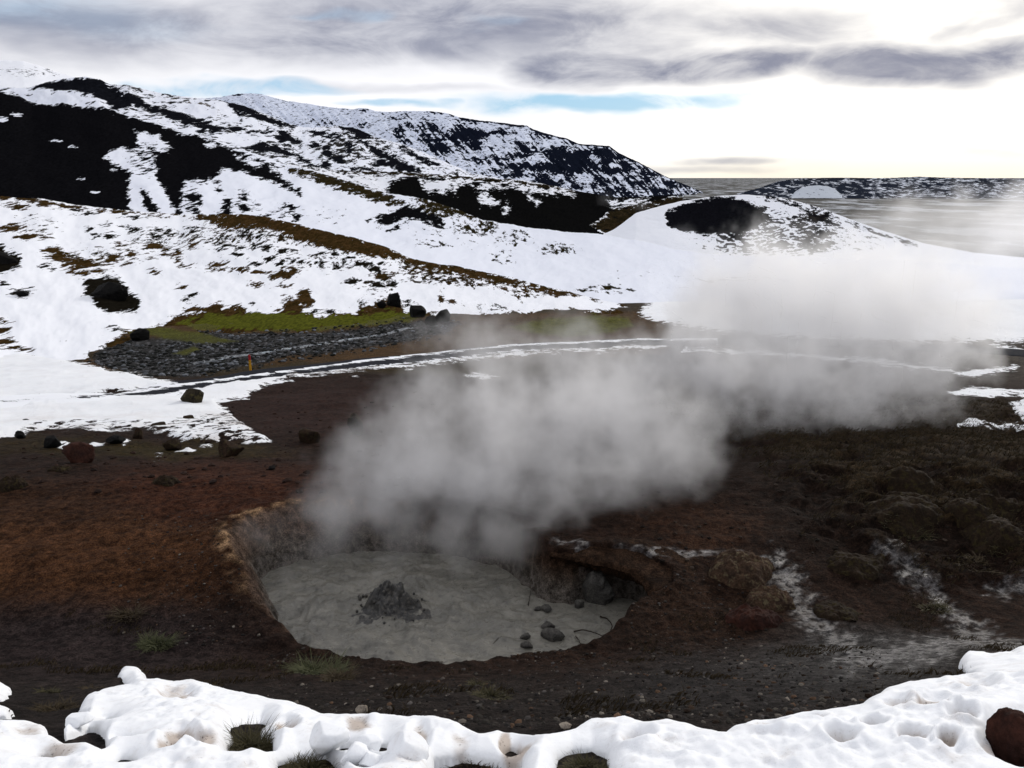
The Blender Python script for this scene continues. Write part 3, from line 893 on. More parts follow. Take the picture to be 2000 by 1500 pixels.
# terraced knoll on the right
def m_knoll(U, V, T):
    rk = field(U, V, [[(1300, 412), (1352, 394), (1416, 381), (1440, 385), (1470, 397), (1498, 410), (1482, 420), (1452, 442), (1392, 432), (1368, 448), (1322, 444), (1298, 430)]],
               [(1400, 436, 95, 22), (1462, 428, 40, 20)], [([(1480, 384), (1530, 392), (1570, 408), (1612, 430), (1640, 440)], 2.2), ([(1500, 383), (1570, 396), (1650, 432), (1720, 458), (1790, 478)], 1.4)])
    terr = np.sin((V + 0.12 * np.abs(U - 1450) + 12 * fbm(U / 50, V / 26, 3, 501)) * 2 * math.pi / 6.0)
    zone = ebl(U, V, [(1470, 455, 130, 60, 1.0), (1560, 455, 90, 60, 0.9), (1560, 480, 80, 30, 0.9)])
    z2 = terr * 7 + fbm(U / 10, V / 6, 4, 503) * 20 + fbm(U / 40, V / 25, 2, 504) * 14 + 1 - 14 * (1 - zone)
    rk = np.maximum(rk, np.where(zone > 0.05, z2, -60))
    sp = 0.45 * zone + ebl(U, V, [(1650, 470, 120, 40, 0.45), (1610, 420, 60, 16, 0.6)])
    return dict(rock=rk, speck=sp, tint=0.2)


M_knoll = snow_rock_material("knoll_snow", 300, rock=(0.005, 0.0052, 0.007), amp=0.3)
hill("terraced_knoll", [(1140, 474, 240), (1200, 448, 242), (1242, 416, 244), (1290, 402, 246), (1330, 393, 248), (1390, 384, 250), (1450, 380, 250), (1500, 383, 250), (1540, 388, 250), (1600, 405, 248), (1660, 428, 245), (1720, 449, 242), (1800, 474, 238),
                        (1900, 493, 232), (2000, 503, 226), (2400, 530, 210)],
     [(1140, 520, 205), (1600, 540, 205), (2400, 570, 180)], 2.0, 90, M_knoll, m_knoll, rough=3, seed=7, back=0.7, feat=60, crest_n=0.4, label="rounded terraced knoll with a dark top")


# far low hill and snow mound on the plain
def m_low(U, V, T):
    n = fbm((U - 1.5 * V) / 14, V / 5, 4, 601) * 26 + fbm(U / 50, V / 9, 3, 602) * 20
    return dict(rock=n + 3 - 5 * sstep(U, 1640, 1750), speck=0.75, tint=0.0)


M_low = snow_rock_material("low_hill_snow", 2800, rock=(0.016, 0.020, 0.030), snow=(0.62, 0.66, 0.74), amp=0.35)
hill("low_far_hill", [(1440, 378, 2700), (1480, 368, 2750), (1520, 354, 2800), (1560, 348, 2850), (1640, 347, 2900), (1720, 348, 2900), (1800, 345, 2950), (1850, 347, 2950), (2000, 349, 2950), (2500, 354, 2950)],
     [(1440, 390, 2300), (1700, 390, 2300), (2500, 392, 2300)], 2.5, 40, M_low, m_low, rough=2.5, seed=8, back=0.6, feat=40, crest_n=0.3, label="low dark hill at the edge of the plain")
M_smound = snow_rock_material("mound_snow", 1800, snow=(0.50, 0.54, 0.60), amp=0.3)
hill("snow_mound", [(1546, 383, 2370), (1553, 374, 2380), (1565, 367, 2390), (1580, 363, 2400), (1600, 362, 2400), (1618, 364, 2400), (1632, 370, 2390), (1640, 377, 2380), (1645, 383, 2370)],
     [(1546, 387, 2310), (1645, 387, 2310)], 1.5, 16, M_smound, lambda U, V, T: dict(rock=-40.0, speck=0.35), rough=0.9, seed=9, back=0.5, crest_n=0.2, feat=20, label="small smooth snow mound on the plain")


# ------------------------------------------------------------------ the plain out to the horizon
def build_plain():
    ys = np.concatenate([np.geomspace(260, 9000, 160), np.geomspace(9500, 60000, 16)])
    ks = np.linspace(-1.3, 1.3, 160)
    Y, K = np.meshgrid(ys, ks, indexing="ij")
    X = K * Y
    Z = -60 + 2.5 * fbm(X / 160, Y / 160, 3, 701) * (1 - sstep(Y, 5000, 9000))
    me = mesh_np("plain", np.stack([X, Y, Z], -1).reshape(-1, 3), grid_faces(*X.shape))
    m, t, b = new_mat("plain_fields", 0.9, 0.1)
    pos = t.n.new("ShaderNodeNewGeometry").outputs["Position"]
    a = t.noise(t.vmath("MULTIPLY", pos, (0.007, 0.0035, 0.0)), 1.0, 8, 0.68)
    c2 = t.noise(t.vmath("MULTIPLY", pos, (0.016, 0.006, 0.0)), 1.0, 6, 0.7)
    fine = t.noise(t.vmath("MULTIPLY", pos, (0.05, 0.05, 0.0)), 1.0, 5, 0.7)
    sn = t.sstep(t.math("ADD", t.math("MULTIPLY_ADD", c2, 0.5, a), t.math("MULTIPLY", fine, 0.3)), 0.89, 1.0)
    c = t.mix(t.sstep(c2, 0.40, 0.60), (0.008, 0.008, 0.008, 1), (0.040, 0.034, 0.028, 1))
    c = t.mix(t.sstep(a, 0.42, 0.56), c, (0.020, 0.022, 0.018, 1))
    c = t.mix(t.math("MULTIPLY", sn, 0.7), c, (0.46, 0.49, 0.54, 1))
    t.l.new(c, b.inputs["Base Color"])
    tag(link("plain", me, m), "snow-streaked coastal plain reaching the horizon", kind="structure")


build_plain()


# ------------------------------------------------------------------ path
def strip_mesh(px, half, n=700, across=14, lift=0.05):
    pts = np.array([hit(u, v, G)[:2] for (u, v) in px])
    d = np.concatenate([[0], np.cumsum(np.hypot(*np.diff(pts, axis=0).T))])
    s = np.linspace(0, d[-1], n)
    cx = np.interp(s, d, pts[:, 0]); cyv = np.interp(s, d, pts[:, 1])
    for _ in range(30):
        cx[1:-1] = (cx[:-2] + cx[1:-1] * 2 + cx[2:]) / 4; cyv[1:-1] = (cyv[:-2] + cyv[1:-1] * 2 + cyv[2:]) / 4
    tx, ty = np.gradient(cx), np.gradient(cyv)
    l = np.hypot(tx, ty); tx /= l; ty /= l
    w_ = np.linspace(-1, 1, across)
    X = cx[:, None] - ty[:, None] * w_ * half; Y = cyv[:, None] + tx[:, None] * w_ * half
    Z = G(X, Y)
    zc = np.percentile(Z, 75, axis=1)
    zc = np.convolve(np.pad(zc, 10, mode="edge"), np.ones(21) / 21, mode="valid")
    Zt = zc[:, None] + lift + 0.02 * (1 - w_ ** 2)
    Zt[:, 1] -= 0.04; Zt[:, -2] -= 0.04; Zt[:, 0] -= 0.30; Zt[:, -1] -= 0.30
    return X, Y, Zt


PATH_PX = [(-400, 818), (0, 797), (150, 789), (250, 777), (330, 763), (400, 752), (500, 738), (600, 726), (700, 713), (800, 702), (900, 692), (1000, 683), (1100, 677), (1250, 670), (1400, 667),
           (1600, 671), (1800, 682), (2000, 694), (2400, 715)]
X, Y, Z = strip_mesh(PATH_PX, 1.45)
U, V = proj(X, Y, Z)
me = mesh_np("path", np.stack([X, Y, Z], -1).reshape(-1, 3), grid_faces(*X.shape))
psn = field(U, V, [GS[0], GS[1], [(-500, 770), (0, 782), (150, 778), (230, 770), (230, 776), (150, 786), (0, 800), (-500, 815)]])
bare = field(U, V, [[(230, 772), (330, 757), (420, 744), (560, 727), (700, 708), (820, 694), (1000, 676), (1260, 664), (1400, 664), (1400, 676), (1000, 684), (820, 706), (700, 717), (560, 736), (420, 752), (330, 768), (250, 776)],
                     [(310, 792), (350, 778), (400, 770), (450, 765), (440, 772), (380, 784), (345, 794)]], [(235, 793, 30, 7)])
set_f(me, "snow", np.clip(np.where(bare > -4, -bare, psn) / 20, -1, 1))
m_path, t, b = new_mat("asphalt", 0.95, 0.05)
pos = t.n.new("ShaderNodeNewGeometry").outputs["Position"]
sn = t.math("ADD", t.attr("snow"), t.math("MULTIPLY", t.math("SUBTRACT", t.noise(t.vmath("MULTIPLY", pos, (0.6, 1, 1)), 2.2, 7, 0.7), 0.5), 1.1))
gr = t.noise(pos, 60, 3, 0.6)
asp = t.mix(gr, (0.008, 0.009, 0.013, 1), (0.020, 0.022, 0.028, 1))
t.l.new(t.mix(t.sstep(sn, -0.03, 0.05), asp, (0.82, 0.84, 0.88, 1)), b.inputs["Base Color"])
bump(t, b, t.math("ADD", gr, t.math("MULTIPLY", t.sstep(sn, -0.05, 0.2), 3.0)), 0.4, 0.02)
tag(link("path", me, m_path), "dark asphalt trail partly under trampled snow", kind="structure")

# stream
X, Y, Z = strip_mesh(WATER, 0.5, 260, 9, 0.0)
me = mesh_np("stream", np.stack([X, Y, Z], -1).reshape(-1, 3), grid_faces(*X.shape))
m_str, t, b = new_mat("stream_water", 0.25, 0.5)
pos = t.n.new("ShaderNodeNewGeometry").outputs["Position"]
n = t.noise(pos, 2.2, 6, 0.7)
t.l.new(t.mix(t.sstep(n, 0.50, 0.66), (0.012, 0.018, 0.022, 1), (0.26, 0.32, 0.36, 1)), b.inputs["Base Color"])
bump(t, b, n, 0.8, 0.06)
tag(link("stream", me, m_str), "shallow stream running over stones", kind="structure")


# ------------------------------------------------------------------ stones
def ico(sub):
    import bmesh
    bm = bmesh.new()
    bmesh.ops.create_icosphere(bm, subdivisions=sub, radius=1.0)
    V = np.array([v.co[:] for v in bm.verts]); Fq = np.array([[v.index for v in f.verts] for f in bm.faces])
    bm.free()
    return V, Fq


ICO = {k: ico(k) for k in (1, 2, 3, 4, 5)}


def n3(P, f, seed, oct=3):
    return (fbm(P[:, 0] * f + 3.1 * P[:, 2] * f, P[:, 1] * f - 1.7 * P[:, 2] * f, oct, seed) + fbm(P[:, 2] * f + 9, P[:, 0] * f - P[:, 1] * f, oct, seed + 50)) * 0.6


def rock_shape(sub, size, seed, lump=0.3, facets=13, cut=0.66):
    rnd = np.random.RandomState(seed)
    V, Fq = ICO[sub]
    V = V.copy()
    r = 1 + lump * n3(V, 1.1, seed) + lump * 0.4 * n3(V, 3.2, seed + 5) + lump * 0.22 * n3(V, 9.0, seed + 9)
    V = V * r[:, None]
    for _ in range(facets):
        d = rnd.normal(size=3); d /= np.linalg.norm(d)
        h = cut * (0.85 + 0.3 * rnd.rand())
        q = V @ d
        V = V - np.outer(np.clip(q - h, 0, None) * 0.97, d)
    a = rnd.rand() * 6.28
    c, s = math.cos(a), math.sin(a)
    V = V @ np.array([[c, -s, 0], [s, c, 0], [0, 0, 1]])
    V = V / np.abs(V).max(0)
    return V * np.array(size), Fq


def stone_material(name, c1, c2, lichen=None, scale=6.0, rough=0.85, top=None):
    m, t, b = new_mat(name, rough, 0.08 if rough > 0.5 else 0.4)
    pos = t.n.new("ShaderNodeTexCoord").outputs["Object"]
    a = t.noise(pos, scale, 7, 0.68); d = t.noise(pos, scale * 5, 4, 0.7)
    c = t.mix(t.sstep(a, 0.35, 0.65), (*c1, 1), (*c2, 1))
    k = t.sstep(d, 0.3, 0.7, 0.55, 1.35)
    c = t.mix(1.0, c, t.comb(k, k, k), "MULTIPLY")
    if lichen:
        c = t.mix(t.math("MULTIPLY", t.sstep(t.noise(pos, scale * 1.7, 5, 0.7), 0.52, 0.62), 0.75), c, (*lichen, 1))
    t.l.new(c, b.inputs["Base Color"])
    bump(t, b, t.math("ADD", a, t.math("MULTIPLY", d, 0.4)), 0.7, 0.25 / scale)
    return m


M_red = stone_material("red_lava", (0.040, 0.015, 0.010), (0.022, 0.010, 0.008), scale=5)
M_brown = stone_material("brown_stone", (0.034, 0.020, 0.012), (0.015, 0.010, 0.007), (0.038, 0.030, 0.013))
M_lava = stone_material("black_lava", (0.008, 0.0075, 0.007), (0.004, 0.004, 0.004), scale=2.0)
M_mossy = stone_material("mossy_boulder", (0.030, 0.024, 0.015), (0.012, 0.010, 0.007), (0.060, 0.050, 0.020), scale=3)
M_mud = stone_material("mud_stone", (0.085, 0.080, 0.072), (0.045, 0.043, 0.040), scale=9)
M_mound = stone_material("mossy_mound", (0.022, 0.014, 0.008), (0.012, 0.008, 0.005), (0.034, 0.026, 0.010), scale=7)
M_hump = stone_material("crusted_earth", (0.060, 0.036, 0.022), (0.026, 0.016, 0.011), (0.110, 0.088, 0.050), scale=7)
M_pale = stone_material("pale_stone", (0.30, 0.26, 0.21), (0.20, 0.17, 0.14), scale=20)


def rock(name, u, v, wpx, hpx, mat, label, cat="rock", group=None, seed=1, sub=4, depth=0.9, sink=0.28, ground=None, facets=13, lump=0.3, cut=0.66):
    """stone whose foot stands on the ground seen at pixel (u, v)"""
    x, y, z = hit(u, v, ground or G)
    px = (CP * y - SP * z) / F
    hw = wpx * px / 2; hh = hpx * px / (2 - 2 * sink) / 0.93
    Vv, Fq = rock_shape(sub, (hw, hw * depth, hh), seed, lump, facets, cut)
    me = mesh_np(name, Vv, Fq)
    o = link(name, me, mat)
    o.location = (x, y + hw * depth * 0.55, z + hh * (1 - 2 * sink))
    return tag(o, label, cat, group)


def mound(name, u, v, wpx, hpx, label, cat, group=None, seed=1, mat=None, skew=0.25):
    """raised earth hump that grows out of the ground; (u, v) is the foot of its near side"""
    x, y, z = hit(u, v, G)
    px = (CP * y - SP * z) / F
    r_ = wpx * px / 2; ry = r_ * 0.85; hh = hpx * px * 0.72
    y = y + ry * 0.55
    g = np.linspace(-1.15, 1.15, 64)
    A, B = np.meshgrid(g, g)
    wx, wy = x + A * r_, y + B * ry
    q = np.hypot(A, B) * (1 + 0.45 * fbm(A * 1.3 + seed * 3.7, B * 1.3, 3, seed))
    q = np.hypot(q, skew * A * (A < 0))
    H = hh * np.clip(1 - q ** 2, 0, 1) ** 0.75 * (1 + 0.5 * fbm(A * 2.2 + seed, B * 2.2, 4, seed + 3)) - 0.03 * sstep(q, 0.85, 1.05)
    H = H + hh * 0.12 * fbm(A * 9, B * 9, 3, seed + 6) * (q < 1)
    Z = G(wx, wy) + H
    V = np.stack([wx - x, wy - y, Z - z], -1).reshape(-1, 3)
    qf = grid_faces(64, 64, keep=(q < 1.05).ravel())
    V, qf = compact(V, qf)[:2]
    o = link(name, mesh_np(name, V, qf), mat or M_mound)
    o.location = (x, y, z)
    return tag(o, label, cat, group)


GR = "loose rocks on the volcanic soil"
rock("boulder", 373, 792, 47, 33, M_mossy, "lichen-crusted block standing in the trail snow beside the dark asphalt", "boulder", seed=11, facets=16, cut=0.64, lump=0.15)
rock("rock", 146, 904, 60, 36, M_red, "dome-shaped rusty rock on the bare soil below the trail snow", "rock", GR, seed=12, facets=2)
rock("rock", 446, 892, 50, 30, M_brown, "angular brown rock at the tip of the dirty snow tongue", "rock", GR, seed=13, facets=14, cut=0.6, lump=0.15, sink=0.3)
rock("rock", 604, 866, 40, 26, M_brown, "blocky brown rock beside the edge of the steam plume", "rock", GR, seed=14, facets=14, cut=0.6, lump=0.15, sink=0.3)
rock("rock", 268, 857, 26, 20, M_brown, "small pointed rock where moss meets the trampled snow", "rock", GR, seed=15)
rock("rock", 222, 868, 34, 14, M_lava, "flat dark rock in the moss under the trampled snow", "rock", GR, seed=16)
rock("rock", 100, 875, 34, 20, M_lava, "dark rock behind the dome-shaped rusty rock", "rock", GR, seed=17)
rock("rock", 38, 857, 22, 16, M_lava, "small black rock at the lower edge of the trail snow near the photo's left side", "rock", GR, seed=18)
rock("rock", 332, 880, 36, 20, M_mound, "mossy rock beside the small snow flecks left of the snow tongue", "rock", GR, seed=19)
rock("rock", 405, 829, 14, 9, M_lava, "little dark stone lying on the dirty snow tongue", "rock", GR, seed=20, sub=3)
rock("rock", 366, 824, 26, 12, M_brown, "low brown rock emerging from snow below the lichen-crusted block", "rock", GR, seed=21, sub=3)
rock("rock", 305, 838, 30, 12, M_brown, "long low rock sunk in the trampled snow", "rock", GR, seed=22, sub=3)
rock("rock", 48, 827, 16, 7, M_lava, "flat stone on the white snow left of the trail's dark patch", "rock", GR, seed=23, sub=3)
mound("mound", 320, 946, 56, 20, "low grassy mound alone on the red-brown flat", "mound", None, 24)
mound("mound", 14, 958, 60, 28, "dark earthy mound cut by the photo's left edge", "mound", None, 25)
mound("mound", 112, 920, 44, 12, "faint grassy mound below the dome-shaped rusty rock", "mound", None, 26)
rock("rock", 530, 918, 16, 6, M_lava, "tiny dark stone on the red-brown flat near the steam", "rock", GR, seed=27, sub=3)
rock("rock", 695, 850, 34, 40, M_mound, "tall mossy rock half lost in the steam's left edge", "rock", GR, seed=28)
rock("boulder", 1985, 1492, 100, 94, M_red, "smooth reddish boulder resting in the foreground snow", "boulder", seed=31, sub=5, facets=2, lump=0.18, ground=G)
mound("hump", 1455, 1142, 130, 50, "pale crusted hump above the wet clay right of the pit", "hump", None, 32, M_hump)
mound("hump", 1475, 1222, 110, 36, "reddish hump on the near side of the wet clay right of the pit", "hump", None, 33, M_red)
mound("hump", 1512, 1190, 90, 34, "yellowish hump between the two larger humps right of the pit", "hump", None, 34, M_hump)
rock("stone", 706, 1398, 26, 16, M_pale, "single pale stone touching the foreground snow rim", "stone", seed=35)
rock("stone", 1105, 1424, 26, 8, M_pale, "thin pale slab lying just beyond the foreground snow rim", "stone", seed=36)


def rock_at(name, u, v, y, wpx, hpx, mat, label, cat, seed, sub=5, depth=0.55, lump=0.55, facets=9, cut=0.72, group=None):
    x, yy, z = unp(u, v, y)
    px = y / F / 0.96
    Vv, Fq = rock_shape(sub, (wpx * px / 2, wpx * px / 2 * depth, hpx * px / 2), seed, lump, facets, cut)
    me = mesh_np(name, Vv, Fq)
    o = link(name, me, mat)
    o.location = (float(x), float(yy), float(z))
    return tag(o, label, cat, group)


def slope_y(u, v):
    """distance of the near hill's surface at a pixel"""
    o = bpy.data.objects["near_hill"]
    me_ = o.data
    co = np.empty(len(me_.vertices) * 3, np.float32); me_.vertices.foreach_get("co", co)
    co = co.reshape(-1, 3)
    if not hasattr(slope_y, "uv"):
        slope_y.uv = proj(co[:, 0], co[:, 1], co[:, 2]); slope_y.y = co[:, 1]
    i = int(np.argmin((slope_y.uv[0] - u) ** 2 + (slope_y.uv[1] - v) ** 2))
    return float(slope_y.y[i])


rock_at("outcrop", 218, 574, slope_y(218, 584), 80, 50, M_lava, "large black outcrop breaking through the hillside snow", "outcrop", 41, 5)
rock_at("outcrop", 8, 510, slope_y(8, 514), 60, 38, M_lava, "black outcrop with a snow gap cut by the photo's left edge", "outcrop", 42, 5)
rock_at("outcrop", 42, 573, slope_y(42, 577), 28, 15, M_lava, "small dark outcrop in smooth snow left of the large black one", "outcrop", 43)
rock_at("outcrop", 768, 590, slope_y(768, 598), 30, 38, M_lava, "jagged dark crag rising above the green moss", "outcrop", 44)
rock_at("outcrop", 745, 596, slope_y(745, 600), 22, 18, M_lava, "low dark crag at the foot of the jagged one", "outcrop", 45)
for i, (u, v, wp, hp, lb) in enumerate([(815, 612, 34, 26, "dark round rock at the right end of the green moss"), (866, 622, 36, 24, "dark lava lump where the stream bed meets the steam"),
                                        (842, 628, 26, 20, "dark lava lump between two larger ones beside the stream bed"), (268, 658, 40, 22, "dark mossy lump at the head of the stream bed")]):
    rock("rock", u, v + 8, wp, hp, M_lava, lb, "rock", "dark rocks along the stream bed", seed=50 + i)

# ------------------------------------------------------------------ mud pool
def build_pool():
    xs = np.linspace(-4.6, 3.0, 420); ys = np.linspace(7.0, 12.6, 380)
    X, Y = np.meshgrid(xs, ys)
    gx, gy, _ = hit(765, 1190, lambda x, y: 0 * x + POOL_Z)
    dx, dy = X - gx, Y - gy
    r = np.hypot(dx, dy)
    a = fbm(X * 0.8, Y * 0.8, 3, 801); a2 = fbm(X * 0.8 + 5, Y * 0.8, 3, 802)
    Xw, Yw = X + 0.35 * a, Y + 0.35 * a2
    Z = POOL_Z + 0.055 * fbm(Xw * 2.6, Yw * 2.6, 5, 803) * (0.35 + 1.3 * np.exp(-(r / 1.8) ** 2))
    Z += 0.026 * np.sin(r * 8 + 4 * a) * np.exp(-((r - 0.5) / 1.2) ** 2)
    Z += 0.03 * np.clip(fbm(Xw * 4 + 2, Yw * 4, 3, 806, ridge=True), 0, 1) * np.exp(-(r / 2.2) ** 2)
    Z += 0.020 * np.clip(fbm(Xw * 6, Yw * 6, 3, 804), 0, 1)
    s = poly_sd(X, Y, PIT)
    q = grid_faces(*X.shape, keep=(s > -0.6).ravel())
    V, q = compact(np.stack([X, Y, Z], -1).reshape(-1, 3), q)[:2]
    me = mesh_np("mud_pool", V, q)
    m, t, b = new_mat("grey_mud", 0.5, 0.4)
    pos = t.n.new("ShaderNodeNewGeometry").outputs["Position"]
    n = t.noise(pos, 2.2, 7, 0.65, 0.8); n2 = t.noise(pos, 9, 5, 0.65, 0.5)
    c = t.mix(t.sstep(n, 0.3, 0.7), (0.098, 0.094, 0.080, 1), (0.175, 0.165, 0.138, 1))
    c = t.mix(t.sstep(n2, 0.54, 0.68, 0.0, 0.7), c, (0.055, 0.053, 0.048, 1))
    t.l.new(c, b.inputs["Base Color"])
    t.l.new(t.sstep(n2, 0.3, 0.7, 0.22, 0.5), b.inputs["Roughness"])
    bump(t, b, t.math("ADD", n, n2), 0.5, 0.035)
    tag(link("mud_pool", me, m), "grey mud filling the hot pit", kind="structure")
    return gx, gy


PX, PY = build_pool()
pool_f = lambda x, y: 0 * x + POOL_Z
M_splash = stone_material("dark_wet_mud", (0.050, 0.048, 0.044), (0.018, 0.018, 0.018), (0.11, 0.10, 0.085), scale=12, rough=0.35)
xs = np.linspace(-0.66, 0.66, 170)
X, Y = np.meshgrid(xs, xs)
r = np.hypot(X, Y * 1.1) * (1 + 0.5 * fbm(X * 2.4, Y * 2.4, 3, 907)) * 1.12
spk = np.clip(fbm(X * 4.2, Y * 4.2, 4, 901, 0.6, ridge=True), -0.2, 1)
lobes = sum(a * np.exp(-(((X - cx) / rx) ** 2 + ((Y - cy_) / rx) ** 2)) for cx, cy_, rx, a in [(-0.02, 0.08, 0.19, 0.21), (-0.12, 0.02, 0.12, 0.18), (0.13, 0.02, 0.10, 0.22), (-0.26, -0.03, 0.09, 0.15), (0.24, -0.08, 0.08, 0.19), (0.08, -0.16, 0.08, 0.13), (-0.12, -0.18, 0.09, 0.12), (0.34, 0.02, 0.06, 0.10)])
H = lobes + (0.08 * spk + 0.11 * fbm(X * 12, Y * 12, 3, 903)) * np.exp(-(r / 0.36) ** 2) - 0.05 * sstep(r, 0.40, 0.64)
q = grid_faces(*X.shape, keep=(r < 0.64).ravel())
V, q = compact(np.stack([X + 0.05 * fbm(X * 6, Y * 6, 2, 904), Y, H], -1).reshape(-1, 3), q)[:2]
o = link("mud_burst", mesh_np("mud_burst", V, q), M_splash)
o.location = (PX, PY, POOL_Z + 0.015)
_rs = np.random.RandomState(4)
bl = []
for k in range(46):
    a_ = _rs.rand() * 6.28; q_ = 0.12 + 0.42 * _rs.rand() ** 0.8
    bl.append((math.cos(a_) * q_, math.sin(a_) * q_ * 0.9, (0.30 - 0.45 * q_) * (0.2 + 0.9 * _rs.rand()), 0.008 + 0.018 * _rs.rand() ** 2))
V0, F0 = ICO[2]
Vs = np.concatenate([rock_shape(2, (s_, s_, s_ * 1.3), 700 + k, 0.35, 0)[0] + np.array([x_, y_, max(z_, 0.0)]) for k, (x_, y_, z_, s_) in enumerate(bl)])
Fs = np.concatenate([F0 + k * len(V0) for k in range(len(bl))])
tag(link("mud_splash", mesh_np("mud_splash", Vs, Fs), M_splash, o), kind="stuff")
tag(o, "dark boiling mud burst rising from the middle of the grey pool", "mud burst")

for i, (u, v, wp, hp, lb) in enumerate([(1079, 1250, 50, 18, "largest flat dark stone poking out of the grey mud"), (1070, 1232, 30, 14, "dark stone just behind the largest stone in the mud"),
                                        (1026, 1252, 22, 12, "small round stone left of the largest stone in the mud"), (1028, 1270, 26, 14, "mud-coated stone at the near edge of the pool"),
                                        (1068, 1196, 26, 12, "mud-coated stone farther out below the twig"), (1132, 1190, 20, 16, "rounded grey stone at the foot of the pit's right bank"),
                                        (1050, 1194, 14, 8, "little dark stone beside the upright twig")]):
    rock("stone", u, v, wp, hp, M_mud, lb, "stone", "stones in the mud pool", seed=60 + i, sub=3, ground=pool_f, depth=0.7)
rock("rock", 1160, 1178, 84, 62, M_mud, "big mud-splashed rock slumped against the pit's right bank", "rock", GR, seed=70, sub=5, ground=pool_f, lump=0.4)


# overhanging earth roof above the hollow in the right wall
def build_roof():
    pl = [hit(*p)[:2] for p in [(1060, 1058), (1150, 1046), (1270, 1056), (1365, 1100), (1360, 1168), (1300, 1172), (1266, 1152), (1258, 1130), (1212, 1110), (1150, 1096), (1075, 1082)]]
    P = np.array(pl)
    xs = np.arange(P[:, 0].min() - 0.1, P[:, 0].max() + 0.1, 0.022); ys = np.arange(P[:, 1].min() - 0.1, P[:, 1].max() + 0.1, 0.022)
    X, Y = np.meshgrid(xs, ys)
    sd = poly_sd(X, Y, pl) + 0.07 * fbm(X * 3, Y * 3, 4, 97) + 0.02 * fbm(X * 12, Y * 12, 2, 98)
    base = G0(X, Y) + 0.02 + 0.05 * fbm(X * 1.1, Y * 1.1, 4, 41) + 0.025 * fbm(X * 5, Y * 5, 4, 99)
    th = np.sqrt(np.clip(1 - (1 - np.clip(sd / 0.12, 0, 1)) ** 2, 0, 1))
    top = base + 0.05 * th - 0.05
    bot = base - 0.05 - 0.16 * th * (1 + 0.5 * fbm(X * 3, Y * 3, 3, 96))
    keep = (sd > 0.0).ravel()
    q = grid_faces(*X.shape, keep=keep)
    n = X.size
    V = np.vstack([np.stack([X, Y, top], -1).reshape(-1, 3), np.stack([X, Y, bot], -1).reshape(-1, 3)])
    V, q = compact(V, np.vstack([q, q[:, ::-1] + n]))[:2]
    me = mesh_np("bank_lip", V, q)
    C = np.array([0.040, 0.023, 0.014]) * (1 + 0.4 * fbm(V[:, 0] * 3, V[:, 1] * 3, 4, 95))[:, None]
    set_c(me, "soil", C)
    set_f(me, "snow", np.full(len(V), -1.0)); set_f(me, "wet", np.zeros(len(V))); set_f(me, "trod", np.zeros(len(V)))
    return me


tag(link("bank_lip", build_roof(), bpy.data.materials["soil"]), "brown earth lip overhanging the dark hollow in the pit's right side", kind="structure")


# twigs in the mud
M_twig = stone_material("dead_twig", (0.030, 0.022, 0.016), (0.016, 0.012, 0.010), scale=40)


def tube(pts, rad, k=6):
    P = np.array(pts, float)
    T = np.gradient(P, axis=0); T /= np.linalg.norm(T, axis=1)[:, None] + 1e-9
    A = np.cross(T, (0.2, 0.1, 1.0)); A /= np.linalg.norm(A, axis=1)[:, None] + 1e-9
    B = np.cross(T, A)
    rad = np.linspace(rad, rad * 0.45, len(P))
    V = np.concatenate([[P + rad[:, None] * (A * math.cos(a) + B * math.sin(a))] for a in np.linspace(0, 2 * math.pi, k, endpoint=False)]).transpose(1, 0, 2)
    n = len(P)
    i = np.arange(n * k).reshape(n, k); j = np.roll(i, -1, 1)
    return V.reshape(-1, 3), np.stack([i[:-1], j[:-1], j[1:], i[1:]], -1).reshape(-1, 4)


def twig(px, heights, rad, label):
    P = []
    for (u, v), h in zip(px, heights):
        x, y, z = hit(u, v, pool_f); P.append((x, y, POOL_Z + h))
    P = np.array(P)
    s = np.linspace(0, 1, 24); d = np.linspace(0, 1, len(P))
    Q = np.stack([np.interp(s, d, P[:, i]) for i in range(3)], -1)
    for _ in range(3): Q[1:-1] = (Q[:-2] + 2 * Q[1:-1] + Q[2:]) / 4
    Q[:, :2] += 0.012 * np.stack([fbm(s * 9, s * 0 + P[0, 0], 2, 5), fbm(s * 9, s * 0 + P[0, 1], 2, 6)], -1)
    V, q = tube(Q, rad)
    tag(link("twig", mesh_np("twig", V, q), M_twig), label, "twig", "twigs stuck in the mud pool")


twig([(1172, 1208), (1188, 1218), (1196, 1232), (1190, 1240)], [0.03, 0.06, 0.05, 0.0], 0.011, "curved dark twig arching over mud at the pool's right end")
twig([(1120, 1236), (1140, 1237), (1165, 1243), (1182, 1246)], [0.01, 0.04, 0.04, 0.0], 0.010, "long thin twig lying toward the curved one on the mud")
twig([(1124, 1246), (1130, 1256), (1136, 1264)], [0.02, 0.04, 0.0], 0.008, "short twig at the pool's near right edge")
twig([(1032, 1184), (1034, 1176), (1038, 1160)], [0.0, 0.05, 0.09], 0.007, "upright twig above the little stones in the mud")
twig([(962, 1262), (972, 1252), (980, 1246)], [0.01, 0.02, 0.02], 0.006, "fine pale twig alone in open mud near the pool's front")


